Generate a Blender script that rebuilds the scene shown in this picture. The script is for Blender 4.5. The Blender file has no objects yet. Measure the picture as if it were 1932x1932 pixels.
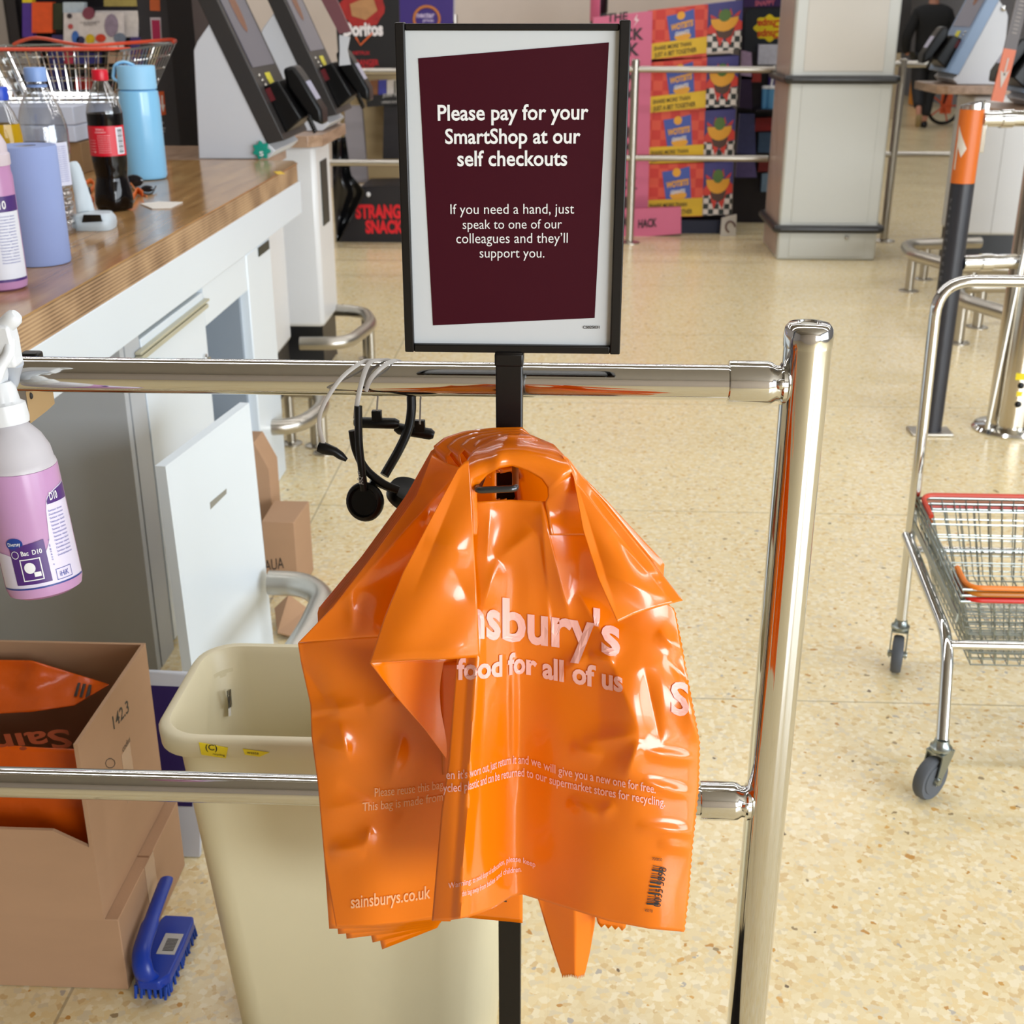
import bpy, bmesh, math, random
from mathutils import Vector, Matrix, noise
random.seed(7)
C = bpy.context.scene.collection
D = bpy.data
# ------------------------------------------------------------------ camera
H = 1.44; TH = math.radians(22); YW = math.radians(2.6); FPX = 2350.0
cy_, sy_ = math.cos(YW), math.sin(YW); ct, st = math.cos(TH), math.sin(TH)
RV = Vector((cy_, sy_, 0)); FV = Vector((-sy_*ct, cy_*ct, -st)); UV = Vector((-sy_*st, cy_*st, ct))
cd = D.cameras.new('camera'); cam = D.objects.new('camera', cd); C.objects.link(cam)
cam.matrix_world = Matrix(((RV.x, UV.x, -FV.x, 0), (RV.y, UV.y, -FV.y, 0), (RV.z, UV.z, -FV.z, H), (0, 0, 0, 1)))
cd.sensor_width = 36; cd.lens = 36*FPX/1932; cd.clip_start = .05; cd.clip_end = 100
cd.dof.use_dof = True; cd.dof.focus_distance = 1.25; cd.dof.aperture_fstop = 13
bpy.context.scene.camera = cam
# ------------------------------------------------------------------ light, exposure
sc = bpy.context.scene
sc.view_settings.view_transform = 'Standard'; sc.view_settings.look = 'None'
sc.view_settings.gamma = 1; sc.view_settings.use_curve_mapping = False
sc.view_settings.exposure = 0.0
W = D.worlds.new('world'); sc.world = W; W.use_nodes = True
W.node_tree.nodes['Background'].inputs[0].default_value = (.92, .96, 1, 1)
W.node_tree.nodes['Background'].inputs[1].default_value = 0.55

def area(name, loc, rot, sx, sy, power, col):
    l = D.lights.new(name, 'AREA'); l.shape = 'RECTANGLE'; l.size = sx; l.size_y = sy
    l.energy = power; l.color = col
    o = D.objects.new(name, l); C.objects.link(o); o.location = loc; o.rotation_euler = rot
    return o
CEIL = 3.9
LAMP_Y = (2.4, 4.9, 7.4, 10.0, 13.0, 16.5, 20.5)
for i, y in enumerate(LAMP_Y):
    area('tube_light', (0.6, y, CEIL-.13), (0, 0, 0), 11.0, .16, 92, (.985, .985, 1))
# daylight through the shop-front window on the right
area('window_daylight', (5.9, -1.0, 1.85), (math.radians(90), 0, math.radians(80)), 4.8, 2.5, 330, (.84, .92, 1))
area('shopfront_daylight', (4.25, -4.42, 1.85), (math.radians(90), 0, math.radians(8)), 2.9, 2.5, 360, (.90, .95, 1))

# ------------------------------------------------------------------ helpers
def at(px, py, X=None, Y=None, Z=None):
    d = FV + RV*((px-966)/FPX) - UV*((py-966)/FPX)
    t = Y/d.y if Y is not None else (X/d.x if X is not None else (Z-H)/d.z)
    return Vector((d.x*t, d.y*t, H+d.z*t))

def lin(h):
    h = h.lstrip('#'); r = []
    for i in (0, 2, 4):
        v = int(h[i:i+2], 16)/255
        r.append(v/12.92 if v <= .04045 else ((v+.055)/1.055)**2.4)
    return (*r, 1)

MATS = {}
def M(name, col, rough=.5, metal=0, var=.08, scale=9, bump=0, bscale=60, spec=.5, trans=0, stretch=None, trl=0, coat=0):
    if name in MATS: return MATS[name]
    m = D.materials.new(name); m.use_nodes = True; nt = m.node_tree; N = nt.nodes; L = nt.links
    b = N['Principled BSDF']; c = lin(col)
    tc = N.new('ShaderNodeTexCoord'); mp = N.new('ShaderNodeMapping'); L.new(tc.outputs['Object'], mp.inputs[0])
    if stretch: mp.inputs['Scale'].default_value = stretch
    no = N.new('ShaderNodeTexNoise'); no.inputs['Scale'].default_value = scale; no.inputs['Detail'].default_value = 4
    L.new(mp.outputs[0], no.inputs[0])
    mx = N.new('ShaderNodeMix'); mx.data_type = 'RGBA'
    mx.inputs[6].default_value = tuple(min(1, v*(1-var)) for v in c[:3])+(1,)
    mx.inputs[7].default_value = tuple(min(1, v*(1+var)) for v in c[:3])+(1,)
    L.new(no.outputs[0], mx.inputs[0]); L.new(mx.outputs[2], b.inputs['Base Color'])
    b.inputs['Roughness'].default_value = rough; b.inputs['Metallic'].default_value = metal
    b.inputs['Specular IOR Level'].default_value = spec
    b.inputs['Transmission Weight'].default_value = trans
    b.inputs['Coat Weight'].default_value = coat
    if bump:
        n2 = N.new('ShaderNodeTexNoise'); n2.inputs['Scale'].default_value = bscale; n2.inputs['Detail'].default_value = 3
        L.new(mp.outputs[0], n2.inputs[0])
        bp = N.new('ShaderNodeBump'); bp.inputs['Strength'].default_value = bump; bp.inputs['Distance'].default_value = .01
        L.new(n2.outputs[0], bp.inputs['Height']); L.new(bp.outputs[0], b.inputs['Normal'])
    if trl:
        tr = N.new('ShaderNodeBsdfTranslucent'); L.new(mx.outputs[2], tr.inputs[0])
        ms = N.new('ShaderNodeMixShader'); ms.inputs[0].default_value = trl
        L.new(b.outputs[0], ms.inputs[1]); L.new(tr.outputs[0], ms.inputs[2]); L.new(ms.outputs[0], N['Material Output'].inputs[0])
    MATS[name] = m; return m

def thin_clear(name, tint, gloss=.12):
    m = D.materials.new(name); m.use_nodes = True; nt = m.node_tree; N = nt.nodes; L = nt.links
    N.remove(N['Principled BSDF'])
    t = N.new('ShaderNodeBsdfTransparent'); t.inputs[0].default_value = lin(tint)
    g = N.new('ShaderNodeBsdfGlossy'); g.inputs['Roughness'].default_value = .06
    lw = N.new('ShaderNodeLayerWeight'); lw.inputs[0].default_value = .35
    no = N.new('ShaderNodeTexNoise'); no.inputs['Scale'].default_value = 40
    bp = N.new('ShaderNodeBump'); bp.inputs['Strength'].default_value = .15; L.new(no.outputs[0], bp.inputs['Height'])
    L.new(bp.outputs[0], g.inputs['Normal'])
    ad = N.new('ShaderNodeMath'); ad.operation = 'MULTIPLY_ADD'; ad.inputs[1].default_value = .75; ad.inputs[2].default_value = gloss
    ad.use_clamp = True
    L.new(lw.outputs['Facing'], ad.inputs[0])
    ms = N.new('ShaderNodeMixShader'); L.new(ad.outputs[0], ms.inputs[0]); L.new(t.outputs[0], ms.inputs[1]); L.new(g.outputs[0], ms.inputs[2])
    L.new(ms.outputs[0], N['Material Output'].inputs[0])
    return m

def fillet(pts, r, n=6):
    pts = [Vector(p) for p in pts]; out = [pts[0]]
    for i in range(1, len(pts)-1):
        a, p, b = pts[i-1], pts[i], pts[i+1]
        u = (a-p); v = (b-p); d = min(r, u.length*.48, v.length*.48)
        A = p+u.normalized()*d; B = p+v.normalized()*d
        for k in range(n+1):
            t = k/n; out.append(A*(1-t)**2+p*2*t*(1-t)+B*t*t)
    out.append(pts[-1]); return out

def smooth_path(pts, n=6):
    P = [Vector(p) for p in pts]; P = [P[0]*2-P[1]]+P+[P[-1]*2-P[-2]]; o = []
    for i in range(1, len(P)-2):
        for k in range(n):
            t = k/n; a, b, c, d = P[i-1:i+3]
            o.append(.5*((2*b)+(c-a)*t+(2*a-5*b+4*c-d)*t*t+(3*b-a-3*c+d)*t**3))
    o.append(P[-2]); return o

class G:
    def __init__(s): s.v = []; s.f = []
    def add(s, v, f):
        o = len(s.v); s.v += [Vector(p) for p in v]; s.f += [tuple(i+o for i in q) for q in f]; return s
    def box(s, x0, x1, y0, y1, z0, z1):
        v = [(x, y, z) for z in (z0, z1) for y in (y0, y1) for x in (x0, x1)]
        return s.add(v, [(0, 2, 3, 1), (4, 5, 7, 6), (0, 1, 5, 4), (2, 6, 7, 3), (0, 4, 6, 2), (1, 3, 7, 5)])
    def obox(s, c, ax, ay, az):
        c, ax, ay, az = Vector(c), Vector(ax)/2, Vector(ay)/2, Vector(az)/2
        v = [c+ax*i+ay*j+az*k for k in (-1, 1) for j in (-1, 1) for i in (-1, 1)]
        return s.add(v, [(0, 2, 3, 1), (4, 5, 7, 6), (0, 1, 5, 4), (2, 6, 7, 3), (0, 4, 6, 2), (1, 3, 7, 5)])
    def prism(s, poly, ext):
        n = len(poly); e = Vector(ext); p = [Vector(q) for q in poly]
        return s.add(p+[q+e for q in p], [tuple(range(n))[::-1], tuple(range(n, 2*n))]+[(i, (i+1) % n, n+(i+1) % n, n+i) for i in range(n)])
    def poly(s, pts): return s.add(pts, [tuple(range(len(pts)))])
    def tube(s, pts, r, n=10, closed=False, flat=None):
        P = [Vector(p) for p in pts]; m = len(P); rs = r if isinstance(r, (list, tuple)) else [r]*m
        T = []
        for i in range(m):
            a = P[(i-1) % m] if closed or i > 0 else P[i]; b = P[(i+1) % m] if closed or i < m-1 else P[i]
            T.append((b-a).normalized())
        up = Vector((0, 0, 1)) if abs(T[0].z) < .9 else Vector((0, 1, 0))
        u = T[0].cross(up).normalized(); V = []; F = []
        for i in range(m):
            u = (u-T[i]*u.dot(T[i])).normalized(); w = T[i].cross(u)
            ru, rw = (rs[i], rs[i]) if flat is None else (rs[i]*flat[0], rs[i]*flat[1])
            V += [P[i]+u*math.cos(6.28318*k/n)*ru+w*math.sin(6.28318*k/n)*rw for k in range(n)]
        for i in range(m if closed else m-1):
            j = (i+1) % m
            F += [(i*n+k, i*n+(k+1) % n, j*n+(k+1) % n, j*n+k) for k in range(n)]
        if not closed: F += [tuple(range(n))[::-1], tuple((m-1)*n+k for k in range(n))]
        return s.add(V, F)
    def cyl(s, a, b, r, n=24): return s.tube([a, b], r, n)
    def lathe(s, c, prof, n=32, axis=None, lobes=None):
        c = Vector(c); a = Vector(axis or (0, 0, 1)).normalized()
        x = a.orthogonal().normalized() if axis else Vector((1, 0, 0)); y = a.cross(x); V = []; F = []
        for (r, h) in prof:
            for k in range(n):
                t = 6.28318*k/n; rr = r*(lobes(t, h) if lobes else 1)
                V.append(c+x*math.cos(t)*rr+y*math.sin(t)*rr+a*h)
        m = len(prof)
        for i in range(m-1): F += [(i*n+k, i*n+(k+1) % n, (i+1)*n+(k+1) % n, (i+1)*n+k) for k in range(n)]
        if prof[0][0] > 1e-6: F.append(tuple(range(n))[::-1])
        if prof[-1][0] > 1e-6: F.append(tuple((m-1)*n+k for k in range(n)))
        return s.add(V, F)
    def grid(s, fn, nu, nv):
        V = [fn(i/nu, j/nv) for j in range(nv+1) for i in range(nu+1)]
        return s.add(V, [(j*(nu+1)+i, j*(nu+1)+i+1, (j+1)*(nu+1)+i+1, (j+1)*(nu+1)+i) for j in range(nv) for i in range(nu)])
    def sph(s, c, rx, ry, rz, n=16):
        return s.add([Vector(c)+Vector((rx*math.sin(math.pi*i/n)*math.cos(6.28318*k/n), ry*math.sin(math.pi*i/n)*math.sin(6.28318*k/n), rz*math.cos(math.pi*i/n))) for i in range(n+1) for k in range(n)],
                     [(i*n+k, (i+1)*n+k, (i+1)*n+(k+1) % n, i*n+(k+1) % n) for i in range(n) for k in range(n)])

def build(name, g, mat, parent=None, smooth=True, bevel=0, kind=None, label=None, ang=40, solid=0, sub=0):
    me = D.meshes.new(name)
    off = Vector((0, 0, 0)); p = parent
    while p is not None: off += p.location; p = p.parent
    if parent is None and len(g.v): loc = Vector((sum(v.x for v in g.v)/len(g.v), sum(v.y for v in g.v)/len(g.v), min(v.z for v in g.v)))
    else: loc = Vector((0, 0, 0))
    me.from_pydata([tuple(v-off-loc) for v in g.v], [], g.f)
    bm = bmesh.new(); bm.from_mesh(me); bmesh.ops.remove_doubles(bm, verts=bm.verts, dist=1e-6)
    bmesh.ops.recalc_face_normals(bm, faces=bm.faces); bm.to_mesh(me); bm.free()
    me.update()
    if smooth:
        me.polygons.foreach_set('use_smooth', [True]*len(me.polygons)); me.set_sharp_from_angle(angle=math.radians(ang))
    me.materials.append(mat)
    o = D.objects.new(name, me); C.objects.link(o); o.location = loc
    if parent: o.parent = parent
    if bevel:
        md = o.modifiers.new('bevel', 'BEVEL'); md.width = bevel; md.segments = 2; md.limit_method = 'ANGLE'
    if solid:
        md = o.modifiers.new('solid', 'SOLIDIFY'); md.thickness = solid; md.offset = 0
    if sub:
        md = o.modifiers.new('sub', 'SUBSURF'); md.levels = sub; md.render_levels = sub
    if kind: o['kind'] = kind
    if label: o['label'] = label
    return o

def tag(o, label, cat, group=None):
    o['label'] = label; o['category'] = cat
    if group: o['group'] = group
    return o
def T(name, label, cat, loc=(0, 0, 0), group=None):
    o = D.objects.new(name, None); o.empty_display_size = .05; C.objects.link(o); o.location = loc
    return tag(o, label, cat, group)
def struct(name, g, mat, **k): return build(name, g, mat, kind='structure', **k)
def dup(root, loc, label=None, group=None):
    r = root.copy(); C.objects.link(r); r.location = loc
    if label: r['label'] = label
    if group: r['group'] = group
    for ch in list(root.children):
        c = ch.copy(); C.objects.link(c); c.parent = r
        for g2 in ch.children:
            d = g2.copy(); C.objects.link(d); d.parent = c
    return r

_tc = {}
def txt(s, bold=0):
    if (s, bold) in _tc: return _tc[(s, bold)]
    cu = D.curves.new('t', 'FONT'); cu.body = s; cu.offset = bold; cu.resolution_u = 3
    o = D.objects.new('t', cu); C.objects.link(o); bpy.context.view_layer.update()
    me = o.evaluated_get(bpy.context.evaluated_depsgraph_get()).to_mesh()
    v = [(p.co.x, p.co.y) for p in me.vertices]; f = [tuple(p.vertices) for p in me.polygons]
    o.evaluated_get(bpy.context.evaluated_depsgraph_get()).to_mesh_clear()
    C.objects.unlink(o); D.objects.remove(o); D.curves.remove(cu)
    xs = [p[0] for p in v]; x0, x1 = min(xs), max(xs)
    _tc[(s, bold)] = ([(p[0]-x0, p[1]) for p in v], f, x1-x0); return _tc[(s, bold)]
def tfit(g, s, pL, pR, up, bold=0, hs=1.0, h=None):
    """text whose baseline runs pL -> pR; up = unit 'up' direction"""
    v, f, w = txt(s, bold); pL, pR = Vector(pL), Vector(pR); ux = (pR-pL)/w; k = ux.length*hs if h is None else h
    g.add([pL+ux*x+Vector(up)*(y*k) for x, y in v], f)
def pl(xs, ys, x):
    if x <= xs[0]: return ys[0]
    for i in range(len(xs)-1):
        if x <= xs[i+1]: t = (x-xs[i])/(xs[i+1]-xs[i]); return ys[i]+(ys[i+1]-ys[i])*t
    return ys[-1]
def plc(xs, ys, x):
    """monotone smooth version of pl"""
    if x <= xs[0]: return ys[0]
    for i in range(len(xs)-1):
        if x <= xs[i+1]:
            h = xs[i+1]-xs[i]; t = (x-xs[i])/h
            def sl(j):
                if j == 0: return (ys[1]-ys[0])/(xs[1]-xs[0])
                if j == len(xs)-1: return (ys[-1]-ys[-2])/(xs[-1]-xs[-2])
                return (ys[j+1]-ys[j-1])/(xs[j+1]-xs[j-1])
            a, b = sl(i)*h, sl(i+1)*h
            return ys[i]*(2*t**3-3*t*t+1)+a*(t**3-2*t*t+t)+ys[i+1]*(-2*t**3+3*t*t)+b*(t**3-t*t)
    return ys[-1]
def polyat(P, t):
    L = [math.dist(P[i], P[i+1]) for i in range(len(P)-1)]; d = t*sum(L)
    for i, l in enumerate(L):
        if d <= l or i == len(L)-1:
            k = min(1, d/l) if l else 0
            return (P[i][0]+(P[i+1][0]-P[i][0])*k, P[i][1]+(P[i+1][1]-P[i][1])*k)
        d -= l

# ------------------------------------------------------------------ materials
chrome = M('chrome', 'D8D8D6', .07, 1, var=.03)
steel = M('brushed_steel', 'B9B4AA', .3, 1, var=.06)
zinc = M('zinc_wire', '9CA4A2', .3, 1, var=.05)
blackp = M('black_plastic', '070708', .35, var=.2, spec=.28)
blackm = M('black_powder_coat', '110E0D', .35, var=.15, spec=.35)
white_lam = M('white_laminate', 'DCE6EE', .3, var=.015, scale=3)
grey_lam = M('grey_laminate', 'B4B8BC', .4, var=.03, scale=3)
cardb = M('cardboard', 'A98566', .8, var=.07, scale=5, bump=.05, bscale=300, stretch=(1, 1, 4))
cardb_d = M('cardboard_inside', '8A6548', .85, var=.08)
inkblack = M('black_ink', '26221F', .6)
white_ink = M('white_print', 'E6E6E6', .5, var=.02)
wood_edge = M('plywood_edge', '94765A', .55, var=.0)

def floor_mat():
    m = D.materials.new('terrazzo'); m.use_nodes = True; nt = m.node_tree; N = nt.nodes; L = nt.links; b = N['Principled BSDF']
    tc = N.new('ShaderNodeTexCoord')
    def vor(scale, rnd=1):
        v = N.new('ShaderNodeTexVoronoi'); v.inputs['Scale'].default_value = scale; v.inputs['Randomness'].default_value = rnd
        nz = N.new('ShaderNodeTexNoise'); nz.inputs['Scale'].default_value = scale*1.3; L.new(tc.outputs['Object'], nz.inputs[0])
        ad = N.new('ShaderNodeMixRGB'); ad.blend_type = 'ADD'; ad.inputs[0].default_value = .9/scale
        L.new(tc.outputs['Object'], ad.inputs[1]); L.new(nz.outputs['Color'], ad.inputs[2]); L.new(ad.outputs[0], v.inputs[0]); return v
    def ramp(src, stops, const=True):
        r = N.new('ShaderNodeValToRGB'); r.color_ramp.interpolation = 'CONSTANT' if const else 'LINEAR'
        e = r.color_ramp.elements
        while len(e) > 1: e.remove(e[0])
        e[0].position = stops[0][0]; e[0].color = lin(stops[0][1])
        for p, c in stops[1:]: k = e.new(p); k.color = lin(c)
        L.new(src, r.inputs[0]); return r
    def sep(col):
        s = N.new('ShaderNodeSeparateColor'); L.new(col, s.inputs[0]); return s
    def mix(fac, a, bb):
        x = N.new('ShaderNodeMix'); x.data_type = 'RGBA'
        if isinstance(fac, float): x.inputs[0].default_value = fac
        else: L.new(fac, x.inputs[0])
        L.new(a, x.inputs[6])
        if isinstance(bb, str): x.inputs[7].default_value = lin(bb)
        else: L.new(bb, x.inputs[7])
        return x.outputs[2]
    def math_(op, a, bv=None, c=None):
        n = N.new('ShaderNodeMath'); n.operation = op
        for i, q in enumerate((a, bv, c)):
            if q is None: continue
            if isinstance(q, (int, float)): n.inputs[i].default_value = q
            else: L.new(q, n.inputs[i])
        return n.outputs[0]
    v1 = vor(95); s1 = sep(v1.outputs['Color'])
    c1 = ramp(s1.outputs[0], [(0, 'E2CE9E'), (.2, 'EADAB0'), (.38, 'DABF84'), (.5, 'F2E8CC'), (.62, 'E2C586'), (.74, 'D0C4AA'), (.84, 'E6D4A6'), (.95, 'C89C54')]).outputs[0]
    n0 = N.new('ShaderNodeTexNoise'); n0.inputs['Scale'].default_value = 2.2; L.new(tc.outputs['Object'], n0.inputs[0])
    c = mix(.5, c1, 'E2D2AA')
    v2 = vor(48); s2 = sep(v2.outputs['Color'])
    chipc = ramp(s2.outputs[1], [(0, 'C08E4A'), (.25, 'D2A45C'), (.5, '9A8562'), (.65, 'B4ACA0'), (.8, 'C99A50'), (.93, '6E5C46')]).outputs[0]
    chip = math_('MULTIPLY', math_('LESS_THAN', v2.outputs['Distance'], .34), math_('GREATER_THAN', s2.outputs[2], .70))
    c = mix(chip, c, chipc)
    v3 = vor(120); s3 = sep(v3.outputs['Color'])
    chip3 = math_('MULTIPLY', math_('LESS_THAN', v3.outputs['Distance'], .3), math_('GREATER_THAN', s3.outputs[2], .86))
    c = mix(chip3, c, ramp(s3.outputs[0], [(0, 'B98A4A'), (.5, '8A7A60'), (.75, 'A8A296')]).outputs[0])
    sx = N.new('ShaderNodeSeparateXYZ'); L.new(tc.outputs['Object'], sx.inputs[0])
    def joint(src, off, pitch, w):
        q = math_('FRACT', math_('MULTIPLY_ADD', src, 1/pitch, off))
        return math_('LESS_THAN', math_('ABSOLUTE', math_('SUBTRACT', q, .5)), w/pitch/2)
    jx = joint(sx.outputs[0], .766/4.52+.5, 4.52, .005); jy = joint(sx.outputs[1], -1.88/1.13+.5, 1.13, .005)
    j = math_('MAXIMUM', jx, jy)
    fx = joint(sx.outputs[0], .766/.3767+.5, .3767, .002); fy = joint(sx.outputs[1], -1.88/.3767+.5, .3767, .002)
    c = mix(math_('MULTIPLY', math_('MAXIMUM', fx, fy), .10), c, 'B8A684')
    c = mix(math_('MULTIPLY', j, .6), c, '94876E')
    L.new(c, b.inputs['Base Color'])
    rr = N.new('ShaderNodeMapRange'); L.new(n0.outputs[0], rr.inputs[0]); rr.inputs[3].default_value = .16; rr.inputs[4].default_value = .30
    L.new(rr.outputs[0], b.inputs['Roughness'])
    return m

def wood_mat(name, cols, rough, along='Y', scale=9, sc=(14, .9, 14)):
    m = D.materials.new(name); m.use_nodes = True; nt = m.node_tree; N = nt.nodes; L = nt.links; b = N['Principled BSDF']
    tc = N.new('ShaderNodeTexCoord'); mp = N.new('ShaderNodeMapping'); mp.inputs['Scale'].default_value = sc; L.new(tc.outputs['Object'], mp.inputs[0])
    n = N.new('ShaderNodeTexNoise'); n.inputs['Scale'].default_value = scale*.35; n.inputs['Detail'].default_value = 6; n.inputs['Distortion'].default_value = .6
    L.new(mp.outputs[0], n.inputs[0])
    r = N.new('ShaderNodeValToRGB'); e = r.color_ramp.elements
    e[0].position = .3; e[0].color = lin(cols[0]); e[1].position = .75; e[1].color = lin(cols[2]); k = e.new(.5); k.color = lin(cols[1])
    L.new(n.outputs[0], r.inputs[0])
    L.new(r.outputs[0], b.inputs['Base Color']); b.inputs['Roughness'].default_value = rough
    return m
wood_top = wood_mat('oak_laminate', ('8F6A40', 'A67F50', 'B8925F'), .16, sc=(10, .8, 10))
def ply_mat():
    m = D.materials.new('plywood_layers'); m.use_nodes = True; nt = m.node_tree; N = nt.nodes; L = nt.links; b = N['Principled BSDF']
    tc = N.new('ShaderNodeTexCoord'); sx = N.new('ShaderNodeSeparateXYZ'); L.new(tc.outputs['Object'], sx.inputs[0])
    w = N.new('ShaderNodeMath'); w.operation = 'MULTIPLY'; w.inputs[1].default_value = 2*math.pi/.0072; L.new(sx.outputs[2], w.inputs[0])
    s = N.new('ShaderNodeMath'); s.operation = 'SINE'; L.new(w.outputs[0], s.inputs[0])
    n = N.new('ShaderNodeTexNoise'); n.inputs['Scale'].default_value = 7; L.new(tc.outputs['Object'], n.inputs[0])
    a = N.new('ShaderNodeMath'); a.operation = 'MULTIPLY_ADD'; a.inputs[1].default_value = .22; L.new(s.outputs[0], a.inputs[0]); L.new(n.outputs[0], a.inputs[2])
    r = N.new('ShaderNodeValToRGB'); e = r.color_ramp.elements
    e[0].position = .22; e[0].color = lin('6A5038'); e[1].position = .85; e[1].color = lin('C0A07A'); k = e.new(.5); k.color = lin('A08060')
    L.new(a.outputs[0], r.inputs[0]); L.new(r.outputs[0], b.inputs['Base Color']); b.inputs['Roughness'].default_value = .5
    return m
ply = ply_mat()

# ------------------------------------------------------------------ shell
XL, XR, YF, YB = -6.0, 6.0, -4.5, 26.0
struct('floor', G().box(XL, XR, YF, YB, -.1, 0), floor_mat(), smooth=False)
struct('ceiling', G().box(XL, XR, YF, YB, CEIL, CEIL+.1), M('ceiling_tile', '8E867B', .9, var=.05), smooth=False)
beige = M('beige_wall', 'C9BDB2', .8, var=.03)
struct('wall_back', G().box(XL, XR, YB, YB+.1, 0, CEIL), beige, smooth=False)
struct('wall_left', G().box(XL-.1, XL, YF, YB, 0, CEIL), M('left_wall_paint', 'A39C98', .8), smooth=False)
g = G(); g.box(XR, XR+.1, 1.6, YB, 0, CEIL); g.box(XR, XR+.1, YF, -3.6, 0, CEIL); g.box(XR, XR+.1, -3.6, 1.6, 0, .5); g.box(XR, XR+.1, -3.6, 1.6, 3.2, CEIL)
struct('wall_right', g, M('right_wall_paint', '7E8088', .7), smooth=False)
g = G()
for y in (-3.6, -1.9, -.15, 1.55): g.box(XR-.02, XR+.08, y, y+.05, .5, 3.2)
g.box(XR-.02, XR+.08, -3.6, 1.6, .5, .55); g.box(XR-.02, XR+.08, -3.6, 1.6, 3.15, 3.2)
struct('window_1', g, grey_lam, smooth=False)
g = G(); g.box(XL, 2.75, YF-.1, YF, 0, CEIL); g.box(5.75, XR, YF-.1, YF, 0, CEIL); g.box(2.75, 5.75, YF-.1, YF, 0, .55); g.box(2.75, 5.75, YF-.1, YF, 3.15, CEIL)
struct('wall_front', g, beige, smooth=False)
g = G()
for x in (2.75, 4.2, 5.7): g.box(x, x+.05, YF-.08, YF+.02, .55, 3.15)
g.box(2.75, 5.75, YF-.08, YF+.02, .55, .6); g.box(2.75, 5.75, YF-.08, YF+.02, 3.1, 3.15)
struct('window_2', g, grey_lam, smooth=False)
struct('wall_partition', G().box(-3.4, 2.35, 11.0, 11.15, 0, CEIL), beige, smooth=False)
fix = M('lamp_housing', 'D8D6D0', .5)
lamp0 = None
for i, y in enumerate(LAMP_Y):
    if lamp0 is None:
        lamp0 = T('ceiling_light', 'long white strip light fixed along the ceiling', 'ceiling light', (.6, y, CEIL-.12), 'ceiling strip lights')
        build('housing', G().box(-4.95, 6.15-1.2, y-.1, y+.1, CEIL-.12, CEIL), fix, lamp0)
    else: dup(lamp0, (.6, y, CEIL-.12))
#@@OBJECTS
# ------------------------------------------------------------------ front barrier
B = T('barrier_rail', 'polished chrome barrier with two horizontal rails joined to a round upright in front', 'barrier', (.248, 1.27, 0))
build('post', G().lathe((.248, 1.27, 0), [(.0245, .01), (.0245, 1.125)]), chrome, B)
build('post_cap', G().lathe((.248, 1.27, 0), [(.0252, 1.117), (.0256, 1.128), (.0245, 1.136), (.021, 1.1405), (.012, 1.142), (.0115, 1.1405), (0, 1.1405)]), chrome, B, ang=50)
build('base_flange', G().lathe((.248, 1.27, 0), [(.06, 0), (.06, .008), (.03, .014), (.0247, .03)]), chrome, B)
build('top_rail', G().cyl((-2.2, 1.27, 1.0765), (.17, 1.27, 1.0765), .0188, 40), chrome, B)
build('lower_rail', G().cyl((-2.2, 1.27, .556), (.17, 1.27, .556), .0188, 40), chrome, B)
for z in (1.0765, .556):
    c = build('rail_collar', G().lathe((.168, 1.27, z), [(.0192, 0), (.0232, .001), (.0234, .003), (.0234, .040), (.0225, .045), (.019, .0500), (.019, .054), (.0225, .0560), (.0215, .060), (.012, .066)], 40, axis=(1, 0, 0)), chrome, B, ang=35)
    build('fixing_screw', G().sph((.221, 1.2515, z+.004), .006, .004, .006, 10), chrome, c)

# ------------------------------------------------------------------ sign stand
S = T('sign_stand', 'black framed notice on a square black pole, white paper with dark maroon panel', 'sign', (-.058, 1.224, 0))
YS = 1.2135
x0, x1, z0, z1 = -.1625, .0525, 1.1205, 1.4285
xl, xr, zb, zt = -.1535, .0425, 1.1285, 1.4215
fr = G()
fr.box(x0, xl, 1.2125, 1.2275, z0, z1); fr.box(xr, x1, 1.2125, 1.2275, z0, z1+.002)
fr.box(xl, xr, 1.2135, 1.2275, z0, zb); fr.box(xl, xr, 1.2165, 1.2275, zt, z1-.001); fr.box(x0+.002, x1-.002, 1.2245, 1.2275, z0, z1-.002)
build('frame', fr, blackm, S, bevel=.0012)
paper = build('poster', G().box(xl-.002, xr+.002, 1.2195, 1.2225, zb-.002, zt+.002), M('poster_paper', 'C6CACD', .45, var=.01), S, smooth=False)
YP = 1.2190
q = [at(789, 110, Y=YP), at(817, 614, Y=YP), at(1122, 600, Y=YP), at(1149, 80, Y=YP)]
build('printed_panel', G().prism(q, (0, .0006, 0)), M('maroon_print', '3C0A18', .5, var=.03, spec=.12), paper, smooth=False)
YT = 1.2186
g = G(); up = (0, 0, 1)
for nm, lines in (('heading_lettering', [('Please pay for your', (826, 227), (1110, 225), .018), ('SmartShop at our', (840, 271), (1095, 270), .018), ('self checkouts', (863, 313), (1070, 312), .018)]),
                  ('body_lettering', [('If you need a hand, just', (850, 404), (1083, 403), -.004), ('speak to one of our', (873, 432), (1060, 431), -.004), ("colleagues and they\u2019ll", (861, 459), (1071, 458), -.004), ('support you.', (905, 486), (1027, 486), -.004)])):
    g = G()
    for s, L_, R_, b in lines: tfit(g, s, at(*L_, Y=YT), at(*R_, Y=YT), up, b, hs=1.08)
    build(nm, g, white_ink, paper, smooth=False, label='white printed words')
g = G(); tfit(g, 'CS025031', at(1100, 620, Y=YT), at(1131, 620, Y=YT), up, .02); build('reference_code', g, inkblack, paper, smooth=False)
pole = build('pole', G().box(-.0715, -.0445, 1.2105, 1.2375, .012, 1.122), blackm, S, bevel=.0015)
build('pole_socket', G().box(-.0725, -.0435, 1.2095, 1.2385, 1.107, 1.121), blackm, S, bevel=.002)
build('base_plate', G().box(-.21, .095, 1.10, 1.36, 0, .012), blackm, S, bevel=.003)
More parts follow.
